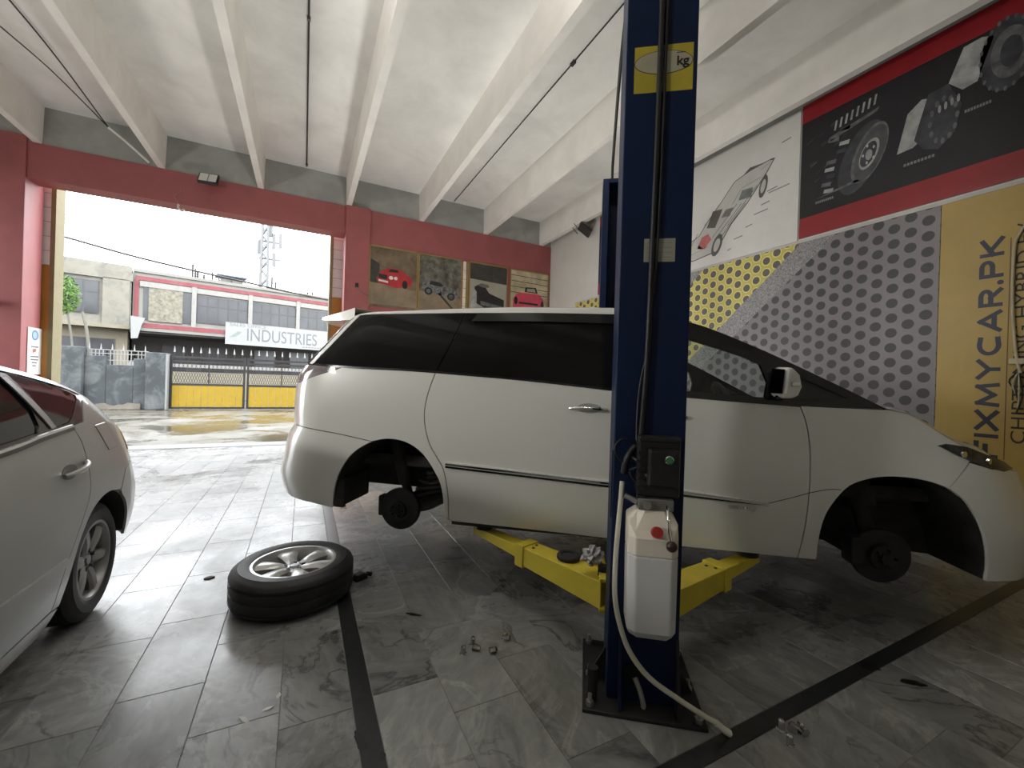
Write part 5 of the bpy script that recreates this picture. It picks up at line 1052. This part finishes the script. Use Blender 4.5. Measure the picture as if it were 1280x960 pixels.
# overhead equaliser cable between the column heads
oc = thing('lift_overhead_hose', 'black hose arching between the heads of the two lift columns', 'hose', vw(S0+.1, T0+.2, H1), VANG); G().tube([(0,0,0), (0,.05,.20), (0,.9,.55), (0,1.9,.62), (0,2.75,.25), (0,2.86,0)], .016, 8, 6).obj('hose_run', cabl, oc, smooth=60)
# stickers and cables on the back of the near column (x along, z up, y=0 is the back face)
st = G().box(.035,.272,-.0015,.0,2.60,2.797).obj('load_sticker', PM('sticker_yellow', (.40,.33,.03), .45, var=.15, scale=6), P1); st['label'] = 'yellow load sticker reading kg'
def sd(par, poly, mat, nm, lev=1): return G().prism(poly, lambda a, b, d: (a, -.0015-d, b), 0, .0006*lev).obj(nm, mat, par)
def lens(sx, sz, x=.153, z=2.724, n=20):
    up = [(x-sx+2*sx*i/n, z+sz*(1-((2*i/n)-1)**2)) for i in range(n+1)]; dn = [(x+sx-2*sx*i/n, z-sz*(1-((2*i/n)-1)**2)*.75) for i in range(n+1)]; return clean(up+dn)
E_ = [(x, z) for x, z in [(.153+.118*math.cos(2*math.pi*i/40)*1.0, 2.724+.050*math.sin(2*math.pi*i/40)) for i in range(40)]]
sd(st, E_, blackp, 'oval_outline', 1); sd(st, [(.153+(x-.153)*.978, 2.724+(z-2.724)*.95) for x, z in E_], PM('sticker_cream', (.36,.34,.24), .5), 'oval', 2)
words('lettering', 'kg', .055, blackp, st, frame((.205,-.0032,2.706), (1,0,0), (0,0,1)), .0004, bold=.0012); sd(st, [(.205,2.757),(.24,2.757),(.24,2.760),(.205,2.760)], blackp, 'overline', 3)
lb = G().box(.098,.224,-.0015,0,1.882,1.98).obj('label_plate', PM('plate_grey', (.30,.29,.24), .5, var=.12), P1)
for k in range(4): sd(lb, [(.11,1.90+.02*k),(.21,1.90+.02*k),(.21,1.903+.02*k),(.11,1.903+.02*k)], PM('plate_mark', (.22,.21,.18), .5), 'text_line')
G().tube([(.138,-.012,H1), (.138,-.012,2.7), (.131,-.012,2.0), (.124,-.012,1.5), (.112,-.014,1.25), (.105,-.02,1.14), (.10,-.03,1.05)], .0115, 8, 5).obj('supply_cable', cabl, P1, smooth=60)
G().tube([(.160,-.010,H1), (.160,-.010,2.7), (.152,-.010,2.0), (.140,-.010,1.75)], .006, 8, 4).obj('supply_cable', cabl, P1, smooth=60)
G().tube([(.124,-.012,1.50), (.098,-.016,1.36), (.09,-.02,1.22), (.09,-.03,1.12)], .005, 8, 4).obj('supply_cable', cabl, P1, smooth=60)
# pump: motor, switch box, valve block, tank, lever
mt = G().box(.088,.256,-.085,0,.905,1.142).obj('pump_motor', blkc, P1, bev=.012)
for k in range(6): G().box(.090,.122,-.092,-.08,.90+.036*k,.915+.036*k).obj('motor_fin', blkc, mt, bev=.002)
G().box(.092,.254,-.095,-.01,1.132,1.152).obj('motor_clamp', gun, mt, bev=.004)
sb = G().box(.125,.240,-.150,-.085,.962,1.108).obj('switch_box', blkc, P1, bev=.010)
G().lathe([(0,.010),(.0125,.010),(.013,.004),(.0135,.012),(.0165,.010),(.0165,0),(0,0)], 28, Matrix.Translation((.198,-.150,1.073)) @ Matrix.Rotation(math.radians(90), 4, 'X')).obj('button_bezel', chrome, sb, smooth=40)
G().cyl((.198,-.150,1.073), (.198,-.163,1.073), .0122, 24).obj('start_button', PM('button_green', (.03,.22,.07), .4), sb, smooth=40)
vb = G().box(.095,.232,-.10,-.02,.858,.905).obj('valve_block', PM('valve_alloy', (.22,.22,.21), .4, .5, var=.2), P1, bev=.005)
G().cyl((.128,-.10,.882), (.128,-.115,.882), .017, 16).obj('valve_plug', zinc, vb, smooth=40); G().cyl((.095,-.06,.88), (.045,-.05,.90), .012, 12).obj('hose_fitting', zinc, vb, smooth=40)
tank_m = PM('tank_plastic', (.78,.74,.63), .4, var=.04, scale=3); liq = PM('tank_oil_level', (.66,.67,.66), .4, var=.03, scale=3)
def loft(rings, nm, mat, par, bev=.006):
    n = len(rings[0]); v_ = [p_ for r in rings for p_ in r]; f_ = [(i*n+j, i*n+(j+1) % n, (i+1)*n+(j+1) % n, (i+1)*n+j) for i in range(len(rings)-1) for j in range(n)] + [tuple(range(n))[::-1], tuple(range((len(rings)-1)*n, len(rings)*n))]
    return G().add(v_, f_).obj(nm, mat, par, bev=bev)
def trg(x0, x1, y1, z, c_=.028, z2=None): return [(x0,-.012,z),(x1,-.012,z),(x1,y1+c_,z),(x1-c_,y1,z),(x0+c_,y1,z),(x0,y1+c_,z)]
tk = loft([trg(.072,.238,-.135,.365), trg(.060,.246,-.160,.40), trg(.056,.246,-.165,.695)], 'oil_tank', liq, P1)
loft([trg(.0562,.2462,-.1652,.6955), trg(.056,.246,-.165,.765), [(.056,-.012,.83),(.246,-.012,.83),(.246,-.12,.815),(.218,-.145,.79),(.084,-.145,.79),(.056,-.12,.815)], trg(.093,.221,-.105,.858)], 'tank_top', tank_m, tk)
cp = G().cyl((.160,-.150,.790), (.160,-.176,.798), .022, 28, .021).obj('tank_cap', PM('cap_red', (.40,.025,.022), .4), tk, smooth=40)
lv = G().tube([(.200,-.10,.885), (.200,-.135,.880), (.200,-.165,.85), (.204,-.178,.80), (.209,-.182,.770)], .0058, 10, 4).obj('release_lever', chrome, P1, smooth=60)
M = Matrix.Translation((.211,-.183,.752)); G().lathe([(0,-.021),(.008,-.0195),(.0148,-.0148),(.0195,-.008),(.021,0),(.0195,.008),(.0148,.0148),(.008,.0195),(0,.021)], 20, M).obj('lever_knob', PM('knob_brown', (.030,.012,.010), .35), lv, smooth=60)
G().tube([(.035,-.045,.955), (.030,-.05,.86), (.022,-.055,.745), (.016,-.06,.60), (.020,-.065,.47), (.045,-.07,.36), (.085,-.085,.27), (.16,-.09,.185), (.27,-.092,.12), (.36,-.095,.075), (.415,-.095,.05), (.45,-.092,.022), (.470,-.088,.012)], .0105, 10, 5).obj('white_hose', PM('hose_white', (.62,.61,.50), .4, var=.06), P1, smooth=60)
G().tube([(.413,-.095,.051), (.447,-.093,.026), (.466,-.090,.0145)], .0135, 10, 4).obj('hose_tape', PM('hose_tape', (.66,.65,.60), .6, bump=.2), P1, smooth=60)
G().tube([(.04,-.04,.99), (.05,-.05,1.05), (.08,-.04,1.10), (.10,-.03,1.09)], .014, 8, 4).obj('hose_stub', cabl, P1, smooth=60)
for k, pts in enumerate(([(.09,-.03,1.12),(.03,-.04,1.13),(.0,-.05,1.09),(.03,-.05,1.04),(.08,-.04,1.03)], [(.07,-.04,1.06),(.10,-.06,1.04),(.12,-.08,1.0),(.14,-.10,.985)], [(.05,-.04,1.0),(.09,-.06,1.02),(.13,-.08,1.045),(.15,-.10,1.04)], [(.06,-.04,1.02),(.07,-.05,.98),(.10,-.06,.95)])): G().tube(pts, .0045, 8, 5).obj('control_wire', (cabl, PM('grey_cable', (.18,.17,.16), .6), cabl, cabl)[k], P1, smooth=60)
G().cyl((.10,-.005,.13), (.10,-.0005,.13), .045, 20).obj('cable_hole', PM('hole_black', (.003,.003,.003), .9), P1); G().tube([(.115,-.004,.12), (.135,-.02,.08), (.15,-.03,.03), (.148,-.03,.018)], .011, 8, 4).obj('earth_strap', PM('strap_grey', (.28,.27,.24), .6), P1, smooth=60)
G().box(-.004,.0,.02,.045,.78,1.07).obj('lock_slot', PM('hole_black', (.003,.003,.003), .9), P1)
G().cyl((-.06,-.02,.016), (-.06,-.02,.15), .022, 14).obj('foot_stop', gun, P1, smooth=50)
# ================================================================== SMALL THINGS ON THE FLOOR AND ARM
rag = thing('crumpled_rag', 'crumpled grey-white plastic rag on the left lift arm by the column', 'rag', vw(1.335, -.36, .437)); random.seed(21); g = G(); bm = bmesh.new(); bmesh.ops.create_icosphere(bm, subdivisions=3, radius=1)
for v in bm.verts: v.co = Vector((v.co.x*.055, v.co.y*.045, v.co.z*.045))*(1+random.uniform(-.45,.35)) + Vector((0,0,.03))
me = bpy.data.meshes.new('crumple'); bm.to_mesh(me); bm.free(); link('crumple', me, PM('rag_pale', (.42,.41,.40), .5, var=.3, scale=40), rag)
rp_ = thing('rubber_pad', 'black round rubber pad lying on the left lift arm', 'pad', vw(1.21, -.20, .372)); G().lathe([(0,0),(.062,0),(.066,.006),(.066,.020),(.060,.026),(.045,.026),(.042,.018),(0,.018)], 32).obj('disc', PM('pad_rubber', (.02,.02,.02), .8), rp_, smooth=40)
jk = thing('rubber_wedge', 'small black rubber wedge on the floor beside the loose wheel', 'wedge', (.372, 2.93, 0), .5); G().prism([(-.04,0),(.05,0),(.045,.03),(.02,.05),(-.03,.045)], lambda a, b, d: (a, d, b), -.025, .03).obj('block', PM('black_rubber', (.012,.012,.012), .7), jk, bev=.008); G().cyl((.045,-.01,.03), (.075,-.02,.018), .014, 10).obj('knob', PM('black_rubber', (.012,.012,.012), .7), jk, smooth=50)
nut_m = PM('chrome_nut', (.55,.55,.54), .2, 1., var=.1)
ORD = ('leftmost', 'second from left', 'third from left', 'fourth from left', 'fifth from left', 'rightmost')
for i, (x, y, cl, o_) in enumerate(((.745,1.936,0,0), (.80,1.945,0,2), (.815,1.985,0,1), (.865,1.883,0,3), (.985,1.955,0,4), (1.003,1.935,0,5), (1.745,.985,1,0), (1.765,.955,1,2), (1.805,.945,1,4), (1.797,.920,1,3), (1.704,.929,1,1))):
    random.seed(i); rz = random.uniform(0,6.28); t = thing('wheel_nut', 'chrome wheel nut on the floor %s of the lift column, %s of %s' % (('left', 'right')[cl], 'rightmost' if cl and o_ == 4 else ORD[o_], ('six', 'five')[cl]), 'nut', (x, y, 0), rz, ('nuts left of the column', 'nuts right of the column')[cl])
    up = i % 2 == 0; Mn = Matrix.Translation((0,0,0 if up else .0145)) @ (Matrix.Identity(4) if up else Matrix.Rotation(math.radians(90), 4, 'X'))
    G().lathe([(0,.040),(.008,.040),(.0125,.035),(.014,.027),(.014,.003),(.019,.0015),(.019,0),(0,0)], 6, Mn).obj('nut', nut_m, t, smooth=30)
ch = thing('rubber_chip', 'tiny dark chip on the wet floor left of the loose wheel', 'debris', (-.52, 3.33, 0)); G().prism([(-.03,-.01),(0,-.02),(.03,0),(.01,.02),(-.02,.012)], lambda a, b, d: (a, b, d), 0, .008).obj('chip', PM('black_rubber', (.012,.012,.012), .7), ch)
for i, (u, v, sx) in enumerate(((-.10,1.93,.03), (-.06,1.99,.018), (-.17,1.90,.035))):
    t = thing('paper_scrap', ('longer white paper scrap on the floor in front of the loose wheel', 'smallest white paper scrap on the floor in front of the loose wheel', 'thin white paper scrap nearest the tile joint before the loose wheel')[i], 'paper', (u, v, .0005), i*1.1, 'paper scraps on the floor'); G().prism([(-sx,-.006),(sx*.4,-.010),(sx,.004),(0,.009)], lambda a, b, d: (a, b, d+.004*math.sin(40*a)), 0, .0012).obj('scrap', PM('paper_white', (.7,.7,.68), .8), t)
